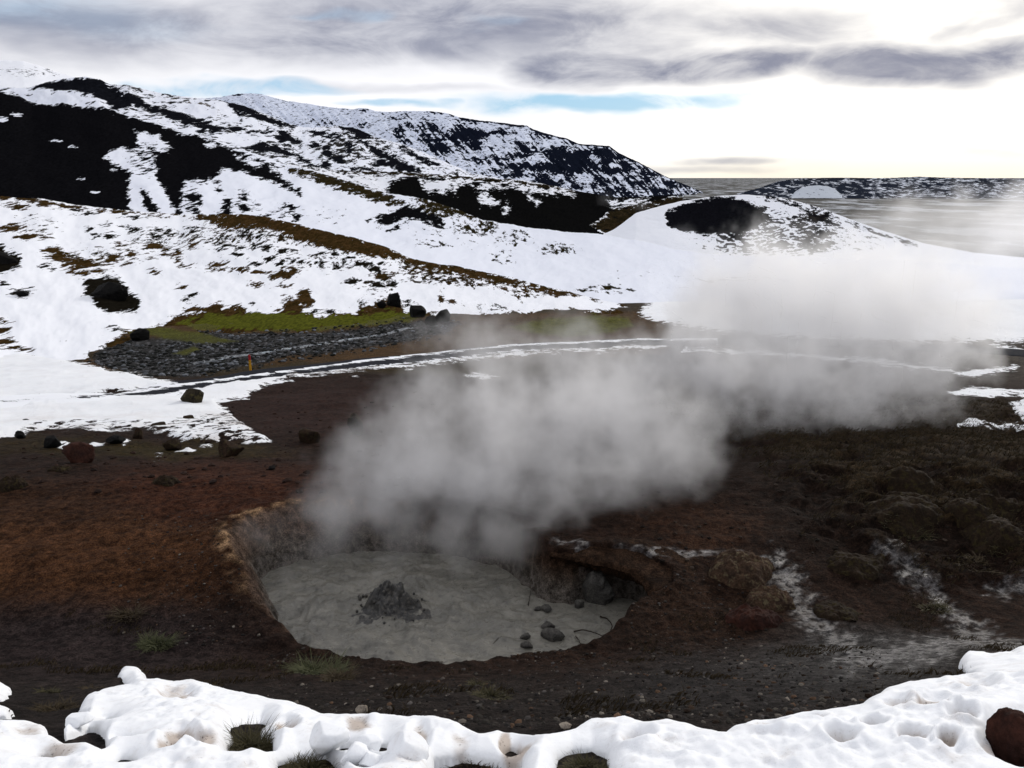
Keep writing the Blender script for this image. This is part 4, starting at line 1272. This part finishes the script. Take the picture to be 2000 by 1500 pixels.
# ------------------------------------------------------------------ gravel and stream stones (uncounted)
def scatter(name, pts, sizes, mat, label, seed, flat=0.6, cols=None):
    rnd = np.random.RandomState(seed)
    V0, F0 = ICO[1]
    protos = []
    for i in range(12):
        protos.append(rock_shape(1, (1, 0.8, flat), seed * 10 + i, 0.3, 4)[0])
    n = len(pts)
    Vs = np.empty((n, len(V0), 3)); Cs = np.empty((n, len(V0), 3))
    for i in range(n):
        a = rnd.rand() * 6.28; c, s = math.cos(a), math.sin(a)
        P = protos[i % 12] * sizes[i]
        Vs[i, :, 0] = P[:, 0] * c - P[:, 1] * s + pts[i, 0]
        Vs[i, :, 1] = P[:, 0] * s + P[:, 1] * c + pts[i, 1]
        Vs[i, :, 2] = P[:, 2] + pts[i, 2] + sizes[i] * flat * 0.25
        Cs[i] = cols[i] if cols is not None else 0.05
    Fq = (F0[None] + (np.arange(n) * len(V0))[:, None, None]).reshape(-1, 3)
    me = mesh_np(name, Vs.reshape(-1, 3), Fq, smooth=False)
    set_c(me, "tone", Cs.reshape(-1, 3))
    return tag(link(name, me, mat), label, kind="stuff")


M_grav, t, b = new_mat("gravel", 0.9, 0.1)
t.l.new(t.attr("tone", "Color"), b.inputs["Base Color"])
rnd = np.random.RandomState(3)


def ground_pts(n, gen, seed):
    rr = np.random.RandomState(seed)
    q = np.array([gen(rr) for _ in range(n)])
    P = np.column_stack(hits(q[:, 0], q[:, 1]))
    s = poly_sd(P[:, 0], P[:, 1], PIT)
    P = P[s < 0.02]
    return np.column_stack([P, G(P[:, 0], P[:, 1])])


def gen_bank(rr):
    k = rr.rand()
    if k < 0.72: return rr.uniform(520, 1720), 1275 + 150 * rr.rand() ** 1.1
    if k < 0.88: return rr.normal(390, 60), rr.uniform(1000, 1260)
    return rr.uniform(1230, 1500), rr.uniform(1120, 1290)


P = ground_pts(5200, gen_bank, 5)
n = len(P)
sz = 0.005 + 0.020 * rnd.rand(n) ** 4
base = np.array([[0.035, 0.030, 0.026], [0.050, 0.030, 0.019], [0.026, 0.022, 0.021], [0.085, 0.075, 0.063], [0.04, 0.036, 0.034]])
cl = base[rnd.randint(0, 5, n)] * (0.3 + 1.9 * rnd.rand(n) ** 3)[:, None]
scatter("gravel", P, sz, M_grav, "loose gravel on the bank round the mud pit", 21, cols=cl)

P = ground_pts(900, lambda rr: (rr.uniform(40, 860), rr.uniform(745, 980)), 6)
P = P[P[:, 1] > 12]
n = len(P)
scatter("soil_clods", P, 0.012 + 0.08 * rnd.rand(n) ** 4, M_grav, "clods of soil scattered over the red-brown flat", 22, cols=np.array([0.020, 0.011, 0.008]) * (0.5 + rnd.rand(n))[:, None])
P = ground_pts(700, lambda rr: (rr.uniform(1250, 2000), rr.uniform(860, 1120)), 7)
n = len(P)
scatter("slope_stones", P, 0.010 + 0.035 * rnd.rand(n) ** 4, M_grav, "small stones on the dark slope to the right", 23, cols=np.array([0.022, 0.016, 0.012]) * (0.4 + 1.6 * rnd.rand(n) ** 2)[:, None])

rr = np.random.RandomState(8)
q = np.column_stack([rr.uniform(170, 900, 14000), rr.uniform(622, 738, 14000)])
q = q[(poly_sd(q[:, 0], q[:, 1], STREAM) > rr.rand(14000) ** 2 * 22 - 9) & (field(q[:, 0], q[:, 1], MOSS[1:3]) < 1) & (poly_sd(q[:, 0], q[:, 1], [(260, 640), (380, 640), (400, 664), (270, 676)]) < 0)][:5200]
P = np.column_stack(hits(q[:, 0], q[:, 1])); P = np.column_stack([P, G(P[:, 0], P[:, 1])]); n = len(P)
cl = np.where((rnd.rand(n) < 0.30)[:, None], np.array([0.105, 0.112, 0.124]), np.array([0.012, 0.013, 0.012])) * (0.5 + 0.9 * rnd.rand(n))[:, None]
scatter("stream_stones", P, 0.03 + 0.16 * rnd.rand(n) ** 5, M_grav, "frosted stones along the stream bed", 24, cols=cl)


# ------------------------------------------------------------------ grass
def blade_material(name, c1, c2):
    m, t, b = new_mat(name, 0.75, 0.2)
    t.l.new(t.mix(t.attr("tone"), (*c1, 1), (*c2, 1)), b.inputs["Base Color"])
    return m


M_grass = blade_material("winter_grass", (0.018, 0.021, 0.008), (0.070, 0.056, 0.024))
M_grass_g = blade_material("green_grass", (0.022, 0.028, 0.010), (0.075, 0.078, 0.034))
M_grass_b = blade_material("brown_grass", (0.026, 0.018, 0.009), (0.062, 0.044, 0.021))


def tuft(u, v, wpx, hpx, n, mat, label, seed, lean=0.5, ground=None, aspect=0.8):
    x0, y0, z0 = hit(u, v, ground or G)
    px = (CP * y0 - SP * z0) / F
    R_ = wpx * px / 2; Hh = hpx * px
    rr = np.random.RandomState(seed)
    a = rr.rand(n) * 6.283; q = np.sqrt(rr.rand(n))
    bx = x0 + R_ * q * np.cos(a); by = y0 + R_ * aspect * q * np.sin(a)
    bz = G(bx, by) - 0.004
    dome = (1 - q ** 2 * 0.75)
    h = Hh * dome * (0.3 + 0.75 * rr.rand(n) ** 1.5) * (0.75 + 0.5 * np.sin(3 * a + seed) * q)
    la = a + rr.normal(0, 0.9, n) + 0.8 * np.sin(seed * 1.7 + 2 * q)
    ll = h * (lean + 0.5) * (0.5 + q) * (0.5 + rr.rand(n))
    wdt = np.maximum(0.0012, 0.9 * px) * (0.6 + 0.6 * rr.rand(n))
    wa = rr.rand(n) * 6.283
    segs = [0, 0.45, 0.8, 1.0]
    V = np.empty((n, 7, 3)); Tn = np.empty((n, 7))
    for k, s in enumerate(segs):
        cx = bx + np.cos(la) * ll * s ** 2; cyb = by + np.sin(la) * ll * s ** 2
        cz = bz + h * (s - 0.25 * s * s)
        if k < 3:
            ww = wdt * (1 - 0.6 * s)
            for e, sg in enumerate((-1, 1)):
                V[:, k * 2 + e] = np.stack([cx + sg * np.cos(wa) * ww, cyb + sg * np.sin(wa) * ww, cz], -1)
                Tn[:, k * 2 + e] = s
        else:
            V[:, 6] = np.stack([cx, cyb, cz], -1); Tn[:, 6] = 1
    f = np.array([[0, 1, 3], [0, 3, 2], [2, 3, 5], [2, 5, 4], [4, 5, 6]])
    Fq = (f[None] + (np.arange(n) * 7)[:, None, None]).reshape(-1, 3)
    tone = np.clip(0.25 + 0.5 * Tn + 0.5 * (rr.rand(n)[:, None] - 0.5), 0, 1)
    # recentre on the tuft's foot
    V = V.reshape(-1, 3) - np.array([x0, y0, z0])
    me = mesh_np("grass_tuft", V, Fq)
    set_f(me, "tone", tone.ravel())
    o = link("grass_tuft", me, mat)
    o.location = (x0, y0, z0)
    return tag(o, label, "grass tuft", "grass tufts round the pit and the snow")


tuft(490, 1462, 96, 74, 1500, M_grass, "thick dark grass tuft in a round hole of the foreground snow", 1)
tuft(606, 1504, 128, 40, 1400, M_grass, "broad grass clump at the photo's bottom edge left of the snow blocks", 2)
tuft(1138, 1498, 96, 38, 900, M_grass, "grass clump in a gap of snow at the photo's bottom edge right of centre", 3)
tuft(930, 1498, 150, 26, 800, M_grass_b, "flattened brown grass strip under the foreground snow's broken lower edge", 4)
tuft(200, 1404, 44, 16, 300, M_grass_b, "little brown tuft between two snow lobes at lower left", 5)
tuft(304, 1262, 64, 34, 700, M_grass_g, "pale green tuft on the dark bank below the pit's left rim", 6, 0.9)
tuft(618, 1316, 110, 46, 1200, M_grass_g, "spreading green tuft close to the pit's near rim", 7, 0.9)
tuft(660, 1326, 60, 40, 500, M_grass_b, "dry brown tuft beside the spreading green one near the rim", 8, 0.9)
tuft(960, 1360, 70, 26, 600, M_grass, "dark olive tuft on the gravel bank in front of the pool", 9, 0.9)
tuft(112, 1386, 80, 28, 600, M_grass_b, "brown tuft on bare soil left of the foreground snow lobe", 10, 0.9)
tuft(95, 1352, 40, 20, 250, M_grass, "small olive tuft above the brown one at lower left", 11, 0.9)
tuft(250, 1205, 50, 34, 260, M_grass_b, "thin straw-coloured tuft on the dark bank left of the pit", 12, 0.9)
tuft(930, 1338, 40, 20, 200, M_grass, "sparse tuft just behind the dark olive one", 13, 0.9)
tuft(180, 1346, 40, 14, 160, M_grass_b, "faint dry tuft behind the left snow lobe", 14, 0.9)
for i, (u, v, wp, hp, mt, lb) in enumerate([
        (1775, 1020, 110, 26, M_grass, "mossy grass cap with a bare orange patch on the right-hand slope"), (1782, 990, 66, 16, M_grass, "short grass cap above the orange-patched one on the right-hand slope"),
        (1785, 962, 66, 14, M_grass_b, "topmost grass cap of the stack on the right-hand slope"), (1945, 1000, 70, 24, M_grass, "grassy hummock near the photo's right edge, at mid height"),
        (1950, 1050, 80, 20, M_grass, "olive hummock grass below the one near the right edge"), (1675, 1112, 70, 18, M_grass, "grass cap left of the second wet clay streak"),
        (1910, 1108, 80, 18, M_grass_b, "dull grass patch above the right end of the wet clay"), (1830, 1190, 60, 18, M_grass, "grass patch standing inside the second wet clay streak")]):
    tuft(u, v, wp, hp, 420, mt, lb, 30 + i, 0.9)

def grass_cover(P, hmin, hmax, wid, mat, label, seed):
    rr = np.random.RandomState(seed)
    n = len(P)
    a = rr.rand(n) * 6.283; h = hmin + (hmax - hmin) * rr.rand(n) ** 1.6
    la = rr.normal(0.4, 1.0, n); ll = h * (0.3 + 0.9 * rr.rand(n))
    V = np.empty((n, 4, 3))
    V[:, 0] = P + np.stack([np.cos(a) * wid, np.sin(a) * wid, 0 * a - 0.005], -1)
    V[:, 1] = P - np.stack([np.cos(a) * wid, np.sin(a) * wid, 0 * a + 0.005], -1)
    V[:, 2] = P + np.stack([np.cos(la) * ll * 0.35 - np.cos(a) * wid * 0.6, np.sin(la) * ll * 0.35 - np.sin(a) * wid * 0.6, h * 0.65], -1)
    V[:, 3] = P + np.stack([np.cos(la) * ll, np.sin(la) * ll, h * 0.9], -1)
    f = np.array([[0, 1, 2], [0, 2, 3]])
    me = mesh_np("grass", V.reshape(-1, 3), (f[None] + (np.arange(n) * 4)[:, None, None]).reshape(-1, 3))
    tone = np.clip(np.array([0.1, 0.1, 0.6, 1.0])[None] * (0.4 + 0.9 * rr.rand(n)[:, None]), 0, 1)
    set_f(me, "tone", tone.ravel())
    return tag(link("grass", me, mat), label, kind="stuff")


rr = np.random.RandomState(41)
X_ = rr.uniform(2.5, 17, 110000); Y_ = rr.uniform(8.8, 26, 110000)
hm = hummock(X_, Y_)
patch = fbm(X_ * 1.2, Y_ * 1.2, 3, 55)
ok = (hm > 0.06) & (hm + 0.2 * patch > 0.12) & (X_ / Y_ < 0.8)
P = np.column_stack([X_[ok], Y_[ok], G(X_[ok], Y_[ok])])[:34000]
grass_cover(P, 0.03, 0.10, 0.004, blade_material("dull_grass", (0.014, 0.010, 0.005), (0.058, 0.041, 0.018)), "short winter grass on the hummock tops of the right slope", 42)
X_ = rr.uniform(-5.5, 6, 60000); Y_ = rr.uniform(4.0, 9.2, 60000)
patch = fbm(X_ * 0.9, Y_ * 0.9, 4, 57)
ok = (patch > 0.20) & (poly_sd(X_, Y_, PIT) < -0.1) & (np.abs(X_) / Y_ < 0.75)
P = np.column_stack([X_[ok], Y_[ok], G(X_[ok], Y_[ok])])[:9000]
grass_cover(P, 0.015, 0.055, 0.0022, M_grass_b, "sparse dry grass on the near bank", 43)

# hummocks under those caps
for i, (u, v, wp, hp, lb) in enumerate([(1775, 1028, 130, 34, "rounded earth hummock with an orange flank on the right slope"), (1782, 996, 84, 26, "dark rounded hummock above the orange-flanked one"),
                                        (1785, 968, 84, 26, "dark hummock at the top of the stack of three"), (1900, 1012, 80, 30, "earth hummock left of the right-edge grassy one"),
                                        (1948, 1008, 84, 34, "grass-topped hummock close to the right edge"), (1955, 1058, 100, 28, "broad hummock below the grass-topped right-edge one"),
                                        (1678, 1120, 96, 30, "dark hummock above the wet clay, left of the second streak"), (1640, 1205, 80, 24, "dark hummock standing in the first wet clay streak")]):
    mound("hummock", u, v, wp * 1.15, hp * 0.8, lb, "hummock", "earth hummocks on the right slope", seed=80 + i)


# ------------------------------------------------------------------ marker post and stake
def box_mesh(name, w_, d_, h_, z0=0.0, taper=1.0):
    V = np.array([(sx * w_ / 2 * (taper if k else 1), sy * d_ / 2 * (taper if k else 1), z0 + k * h_) for k in (0, 1) for sx, sy in ((-1, -1), (1, -1), (1, 1), (-1, 1))])
    import bmesh
    bm = bmesh.new()
    vs = [bm.verts.new(v) for v in V]
    for f in ((3, 2, 1, 0), (4, 5, 6, 7), (0, 1, 5, 4), (1, 2, 6, 5), (2, 3, 7, 6), (3, 0, 4, 7)):
        bm.faces.new([vs[i] for i in f])
    bmesh.ops.bevel(bm, geom=bm.edges[:], offset=min(w_, d_) * 0.12, segments=2, affect="EDGES")
    me = bpy.data.meshes.new(name); bm.to_mesh(me); bm.free()
    return me


M_yel = stone_material("yellow_paint", (0.50, 0.26, 0.015), (0.40, 0.20, 0.015), scale=8, rough=0.6)
M_redp = stone_material("red_paint", (0.30, 0.018, 0.02), (0.22, 0.015, 0.018), scale=8, rough=0.6)
M_wood = stone_material("grey_wood", (0.10, 0.09, 0.075), (0.06, 0.05, 0.045), scale=14)
x, y, z = hit(490, 731, G)
px = (CP * y - SP * z) / F
hp = 33 * px / 0.97
o = bpy.data.objects.new("marker_post", None); COL.objects.link(o)
o.location = (x, y, z + 0.22)
tag(o, "yellow trail marker post with a red top beside the asphalt", "marker post")
link("post", box_mesh("post", 3.7 * px, 3.4 * px, hp * 0.68, -0.1), M_yel, o)
link("post_top", box_mesh("post_top", 4.0 * px, 3.7 * px, hp * 0.32, hp * 0.68 - 0.1 + 0.002, 0.9), M_redp, o)
x, y, z = hit(510, 719, G)
s_ = link("stake", box_mesh("stake", 2.2 * px, 2.2 * px, 14 * px, -0.05, 0.8), M_wood)
s_.location = (x, y, z)
tag(s_, "thin grey wooden stake behind the yellow marker post", "stake")

# ------------------------------------------------------------------ foreground snow bank
SNOW = [[(230, 1312), (250, 1300), (275, 1305), (290, 1325), (340, 1330), (380, 1328), (420, 1340), (470, 1350), (520, 1365), (560, 1368), (600, 1378), (625, 1393), (660, 1395), (700, 1396),
         (770, 1393), (800, 1398), (850, 1395), (880, 1402), (905, 1415), (930, 1430), (965, 1426), (1000, 1432), (1045, 1436), (1080, 1430), (1120, 1420), (1150, 1405), (1200, 1400), (1220, 1395),
         (1260, 1407), (1300, 1402), (1340, 1408), (1375, 1418), (1413, 1426), (1430, 1413), (1470, 1405), (1500, 1402), (1560, 1390), (1620, 1382), (1680, 1375), (1700, 1360), (1730, 1340), (1770, 1330),
         (1830, 1325), (1900, 1312), (2000, 1305), (2500, 1285), (2500, 2300), (-500, 2300), (-500, 1400), (0, 1404), (50, 1405), (90, 1415), (95, 1432), (130, 1447), (170, 1448), (200, 1460), (210, 1455),
         (205, 1425), (180, 1412), (170, 1412), (150, 1420), (125, 1428), (120, 1418), (140, 1400), (172, 1391), (150, 1382), (168, 1360), (200, 1345), (255, 1336), (233, 1326)],
        [(1873, 1287), (1885, 1272), (1930, 1275), (1975, 1272), (1985, 1262), (2100, 1258), (2500, 1235), (2500, 1300), (2000, 1312), (1920, 1312), (1885, 1303)],
        [(-300, 1330), (0, 1334), (18, 1342), (24, 1352), (0, 1358), (-300, 1356)], [(-300, 1376), (0, 1376), (26, 1382), (8, 1390), (-300, 1392)]]
HOLES_P = [[(450, 1415), (480, 1402), (512, 1399), (524, 1410), (504, 1420), (526, 1436), (536, 1462), (520, 1465), (492, 1456), (470, 1464), (440, 1462), (455, 1440)],
           [(540, 1478), (580, 1466), (630, 1464), (664, 1478), (676, 1540), (536, 1540)], [(846, 1472), (900, 1464), (945, 1472), (1020, 1486), (1010, 1540), (840, 1540)],
           [(1092, 1474), (1120, 1458), (1155, 1456), (1184, 1470), (1192, 1530), (1084, 1540)], [(1938, 1440), (1950, 1412), (1990, 1398), (2060, 1402), (2060, 1500), (1990, 1496), (1950, 1478)]]
HOLES_E = [(672, 1450, 22, 12), (748, 1450, 18, 13), (712, 1482, 16, 12), (1000, 1462, 16, 9), (90, 1474, 26, 8), (202, 1398, 22, 7), (240, 1440, 16, 3), (245, 1480, 18, 8), (815, 1466, 10, 12)]


def build_snow():
    us = np.arange(-450, 2451, 3.6)
    kx = (us - 1000) / F / 0.82
    ys = np.concatenate([np.linspace(1.0, 1.8, 24)[:-1], np.linspace(1.8, 5.6, 330), np.linspace(5.62, 9.5, 90)])
    Y, K = np.meshgrid(ys, kx, indexing="ij")
    X = K * Y
    g = G0(X, Y)
    # survey the outline at the height of the snow's top edge
    U, V = proj(X, Y, g + 0.05)
    n1 = fbm(X * 3, Y * 3, 4, 951); n2 = fbm(X * 3 + 7, Y * 3, 4, 952)
    Uw, Vw = U + 9 * n1, V + 7 * n2
    sd = field(Uw, Vw, SNOW)
    hs = field(U + 7 * n1, V + 5 * n2, HOLES_P, HOLES_E)
    sd = np.minimum(sd, -hs)
    px = (CP * Y - SP * g) / F
    sm = sd * px                                    # metres from the edge
    thick = 0.105 * np.sqrt(np.clip(1 - (1 - np.clip(sm / 0.10, 0, 1)) ** 2, 0, 1))
    lumps = 0.060 * fbm(X * 2.1, Y * 2.1, 4, 961) + 0.040 * np.abs(fbm(X * 5.5, Y * 5.5, 3, 962)) + 0.015 * fbm(X * 13, Y * 13, 4, 965) + 0.012 * np.clip(fbm(X * 8, Y * 8, 3, 966, ridge=True), 0, 1)
    dent = 0
    rr = np.random.RandomState(12)
    dirt = np.zeros(X.shape)
    prints = [(345, 1365, 46, 26), (355, 1455, 40, 20), (400, 1460, 36, 18), (330, 1470, 30, 14), (1345, 1400, 42, 20), (985, 1455, 18, 20), (1010, 1470, 36, 22), (1640, 1470, 40, 18),
              (1820, 1395, 46, 20), (1880, 1420, 40, 16), (1900, 1350, 50, 14), (1700, 1440, 30, 14), (1780, 1465, 34, 18), (1850, 1470, 26, 20), (900, 1460, 30, 20), (820, 1445, 22, 20),
              (560, 1430, 30, 16), (700, 1425, 36, 14), (1500, 1440, 36, 16), (1240, 1460, 40, 18), (1580, 1420, 34, 10), (120, 1470, 60, 24), (60, 1440, 44, 18), (1930, 1470, 30, 24), (1740, 1392, 44, 16)]
    for (u, v, ru, rv) in prints:
        q = np.sqrt(((U - u + 6 * n1) / ru) ** 2 + ((V - v + 6 * n2) / rv) ** 2)
        dent = dent - 0.07 * (1 - sstep(q, 0.35, 1.0)) + 0.016 * np.exp(-((q - 1.15) / 0.2) ** 2)
        dirt = np.maximum(dirt, (1 - sstep(q, 0.2, 1.0)) * (0.35 + 0.5 * rr.rand()))
    inner = sstep(sm, 0.0, 0.12)
    Z = g + np.where(sm > 0, thick + (lumps + dent) * inner, sm * 1.5 - 0.03)
    Z = np.maximum(Z, g - 0.22)
    keep = (sm > -0.06)
    q = grid_faces(*X.shape, keep=keep.ravel())
    V3, q, dr = compact(np.stack([X, Y, Z], -1).reshape(-1, 3), q, dirt.ravel())
    me = mesh_np("snow_bank", V3, q)
    set_f(me, "dirt", dr)
    m, t, b = new_mat("old_snow", 0.7, 0.25)
    pos = t.n.new("ShaderNodeNewGeometry").outputs["Position"]
    n = t.noise(pos, 6, 7, 0.66); f = t.noise(pos, 60, 4, 0.6)
    d = t.sstep(t.math("ADD", t.math("MULTIPLY", t.attr("dirt"), 0.95), t.math("MULTIPLY_ADD", n, 1.1, -0.5)), 0.06, 0.56, 0.0, 0.85)
    c = t.mix(d, (0.86, 0.88, 0.91, 1), (0.40, 0.325, 0.265, 1))
    c = t.mix(t.math("MULTIPLY", t.sstep(f, 0.58, 0.68), t.math("ADD", t.math("MULTIPLY", d, 1.0), 0.06)), c, (0.05, 0.04, 0.03, 1))
    t.l.new(c, b.inputs["Base Color"])
    b.inputs["Subsurface Weight"].default_value = 0.0
    bump(t, b, t.math("ADD", n, t.math("MULTIPLY", f, 0.25)), 0.35, 0.02)
    tag(link("snow_bank", me, m), "old trodden snow along the near bank", kind="structure")
    return m


M_snow = build_snow()
for i, (u, v, wp, hp, lb) in enumerate([(690, 1502, 60, 40, "tilted snow block right of the bottom-edge grass clump"), (716, 1474, 58, 22, "flat snow block lying across two others near the bottom edge"),
                                        (726, 1508, 56, 30, "half-hidden snow block at the very bottom edge"), (790, 1508, 92, 62, "largest faceted snow block near the bottom edge"),
                                        (640, 1478, 80, 64, "steep-sided snow lump right of the round grass hole"), (150, 1424, 52, 26, "oval snow lump beside the small brown tuft at lower left")]):
    rock("snow_block", u, v, wp, hp, M_snow, lb, "snow block", "broken snow blocks in the foreground", seed=100 + i, sub=4, facets=6, lump=0.12, sink=0.15,
         ground=lambda x, y: G0(x, y) + 0.03)

# ------------------------------------------------------------------ steam
def volume_gn(name, puffs, lo, hi, res, warp_scale, warp_amp, det_scale, color, dens, aniso, label, det_lo=0.35, det_hi=0.7, ero=0.42):
    me = bpy.data.meshes.new(name)
    o = link(name, me)
    tag(o, label, kind="stuff")
    ng = bpy.data.node_groups.new(name, "GeometryNodeTree")
    ng.interface.new_socket("Geometry", in_out="INPUT", socket_type="NodeSocketGeometry")
    ng.interface.new_socket("Geometry", in_out="OUTPUT", socket_type="NodeSocketGeometry")
    g = NT(ng)
    out = g.n.new("NodeGroupOutput")
    pos = g.n.new("GeometryNodeInputPosition").outputs[0]
    wn = g.vmath("SUBTRACT", g.noise(pos, warp_scale, 3, 0.6, color=True), (0.5, 0.5, 0.5))
    wn2 = g.vmath("SUBTRACT", g.noise(pos, warp_scale * 3.3, 3, 0.6, color=True), (0.5, 0.5, 0.5))
    p = g.vmath("ADD", pos, g.vmath("ADD", g.vmath("SCALE", wn, scale=warp_amp), g.vmath("SCALE", wn2, scale=warp_amp * 0.42)))
    acc = None
    for (u, v, y, rp, k) in puffs:
        x, yy, z = unp(u, v, y)
        r = rp * y / F / 0.97
        d = g.vmath("DISTANCE", p, (float(x), float(yy), float(z)))
        e = g.sstep(d, r * 0.05, r * 1.3, k, 0.0)
        acc = e if acc is None else g.math("MAXIMUM", acc, g.math("ADD", g.math("MULTIPLY", acc, 0.7), g.math("MULTIPLY", e, 0.6)))
        acc = g.math("MAXIMUM", acc, e)
    nz = g.sstep(g.math("ADD", g.math("MULTIPLY", g.noise(p, det_scale, 6, 0.62, 0.3), 0.62), g.math("MULTIPLY", g.noise(pos, det_scale * 3.1, 5, 0.66, 0.5), 0.38)), det_lo, det_hi)
    dn = g.math("MAXIMUM", g.math("SUBTRACT", g.math("MULTIPLY", acc, 1.55), g.math("MULTIPLY", g.math("SUBTRACT", 1.0, nz), ero)), 0.0)
    dn = g.math("MULTIPLY", dn, g.math("MULTIPLY_ADD", nz, 0.7, 0.45))
    vc = g.n.new("GeometryNodeVolumeCube")
    g.put(vc.inputs["Density"], dn)
    vc.inputs["Min"].default_value = lo
    vc.inputs["Max"].default_value = hi
    for ax, r in zip("XYZ", res):
        vc.inputs["Resolution " + ax].default_value = r
    m = bpy.data.materials.new(name)
    m.use_nodes = True
    t = NT(m.node_tree)
    t.n.remove(t.n["Principled BSDF"])
    pv = t.n.new("ShaderNodeVolumePrincipled")
    pv.inputs["Color"].default_value = (*color, 1)
    pv.inputs["Density"].default_value = dens
    pv.inputs["Anisotropy"].default_value = aniso
    t.l.new(pv.outputs[0], t.n["Material Output"].inputs["Volume"])
    sm = g.n.new("GeometryNodeSetMaterial")
    sm.inputs["Material"].default_value = m
    me.materials.append(m)
    ng.links.new(vc.outputs[0], sm.inputs[0])
    ng.links.new(sm.outputs[0], out.inputs[0])
    md = o.modifiers.new("volume", "NODES")
    md.node_group = ng
    return o


PUFFS = [(560, 1015, 10.3, 48, .35), (600, 1000, 10.5, 50, .55), (665, 985, 10.7, 80, .9), (770, 1000, 10.8, 84, 1.0), (880, 1022, 10.6, 86, 1.0), (975, 1034, 10.6, 80, 1.0), (1065, 1040, 10.7, 60, .85), (750, 1085, 10.2, 60, .18), (900, 1075, 10.4, 70, .22),
         (660, 1050, 10.0, 88, .52), (780, 1060, 10.0, 88, .58), (900, 1060, 10.1, 88, .60), (1000, 1068, 10.2, 74, .58), (500, 1050, 10.2, 76, .42), (560, 1090, 10.0, 80, .36), (700, 1100, 9.8, 76, .30), (620, 1080, 10.1, 80, .24), (520, 1090, 10.0, 80, .10), (1020, 1080, 10.5, 56, .25), (820, 1060, 10.4, 80, .25),
         (660, 900, 11.2, 70, .8), (720, 880, 11.3, 84, .95), (810, 910, 11.4, 120, 1.1), (950, 930, 11.5, 130, 1.2), (1085, 955, 11.6, 120, 1.2), (1200, 950, 11.8, 104, 1.1), (1300, 905, 12.2, 100, 1.0), (1370, 870, 12.6, 64, .8),
         (830, 800, 12.4, 110, .9), (960, 815, 12.7, 130, 1.0), (1090, 830, 13.1, 140, 1.1), (1220, 830, 13.4, 140, 1.1), (1330, 825, 13.6, 105, 1.0),
         (850, 715, 14.5, 90, .5), (900, 665, 15.2, 76, .45), (975, 700, 15.0, 105, .6), (1100, 715, 15.6, 120, .75), (1235, 740, 16.0, 125, .95), (1365, 690, 16.3, 120, 1.1), (960, 650, 17, 50, .3),
         (1450, 740, 17.0, 120, .75), (1560, 745, 18.0, 130, .75), (1680, 745, 19.0, 122, .75), (1790, 720, 20.0, 118, .75), (1880, 665, 21.0, 96, .7), (1700, 630, 21.0, 150, .9), (1550, 620, 20.5, 160, 1.0),
         (1450, 600, 19.5, 130, 1.05), (1380, 580, 19.5, 95, .7), (1480, 540, 21, 120, .75), (1650, 555, 22.5, 130, .75), (1800, 575, 23, 135, .75), (1910, 610, 23.5, 84, .6)]
volume_gn("steam", PUFFS, (-5.8, 8.4, -6.3), (17.5, 27.5, 4.2), (340, 280, 150), 0.6, 1.2, 1.1, (0.985, 0.985, 0.995), 0.86, 0.58, "white steam rolling off the mud pool and drifting to the right", 0.38, 0.60, 0.62)
FOG = [(1335, 468, 150, 34, .6), (1480, 600, 100, 70, .7), (1660, 590, 100, 110, .8), (1860, 560, 110, 120, .7), (2060, 500, 130, 150, .8), (1400, 600, 95, 60, .6), (1280, 550, 92, 56, .4), (1980, 440, 170, 110, .5), (2130, 400, 170, 120, .5),
       (1180, 387, 150, 22, .5), (1250, 400, 150, 20, .3), (1400, 610, 90, 70, .8), (1560, 615, 90, 90, .9), (1750, 615, 90, 100, .9), (1920, 595, 90, 90, .8)]
volume_gn("mist", FOG, (10, 80, -24), (150, 200, 18), (130, 110, 60), 0.12, 3.0, 0.10, (0.98, 0.98, 0.99), 0.055, 0.5, "thin steam drifting over the snowfield and knoll")
FAR = [(1690, 445, 600, 50, .5), (1760, 435, 600, 66, .8), (1850, 445, 600, 74, .9), (1950, 450, 600, 76, .9), (2060, 450, 600, 80, .9), (2200, 450, 600, 90, .9), (1780, 380, 900, 40, .35), (1880, 382, 900, 42, .4), (1990, 384, 900, 46, .45), (2120, 384, 900, 50, .45)]
volume_gn("valley_mist", FAR, (150, 450, -58), (900, 1100, 20), (110, 90, 40), 0.02, 14.0, 0.018, (0.98, 0.98, 0.99), 0.040, 0.5, "pale mist hanging over the right side of the plain")
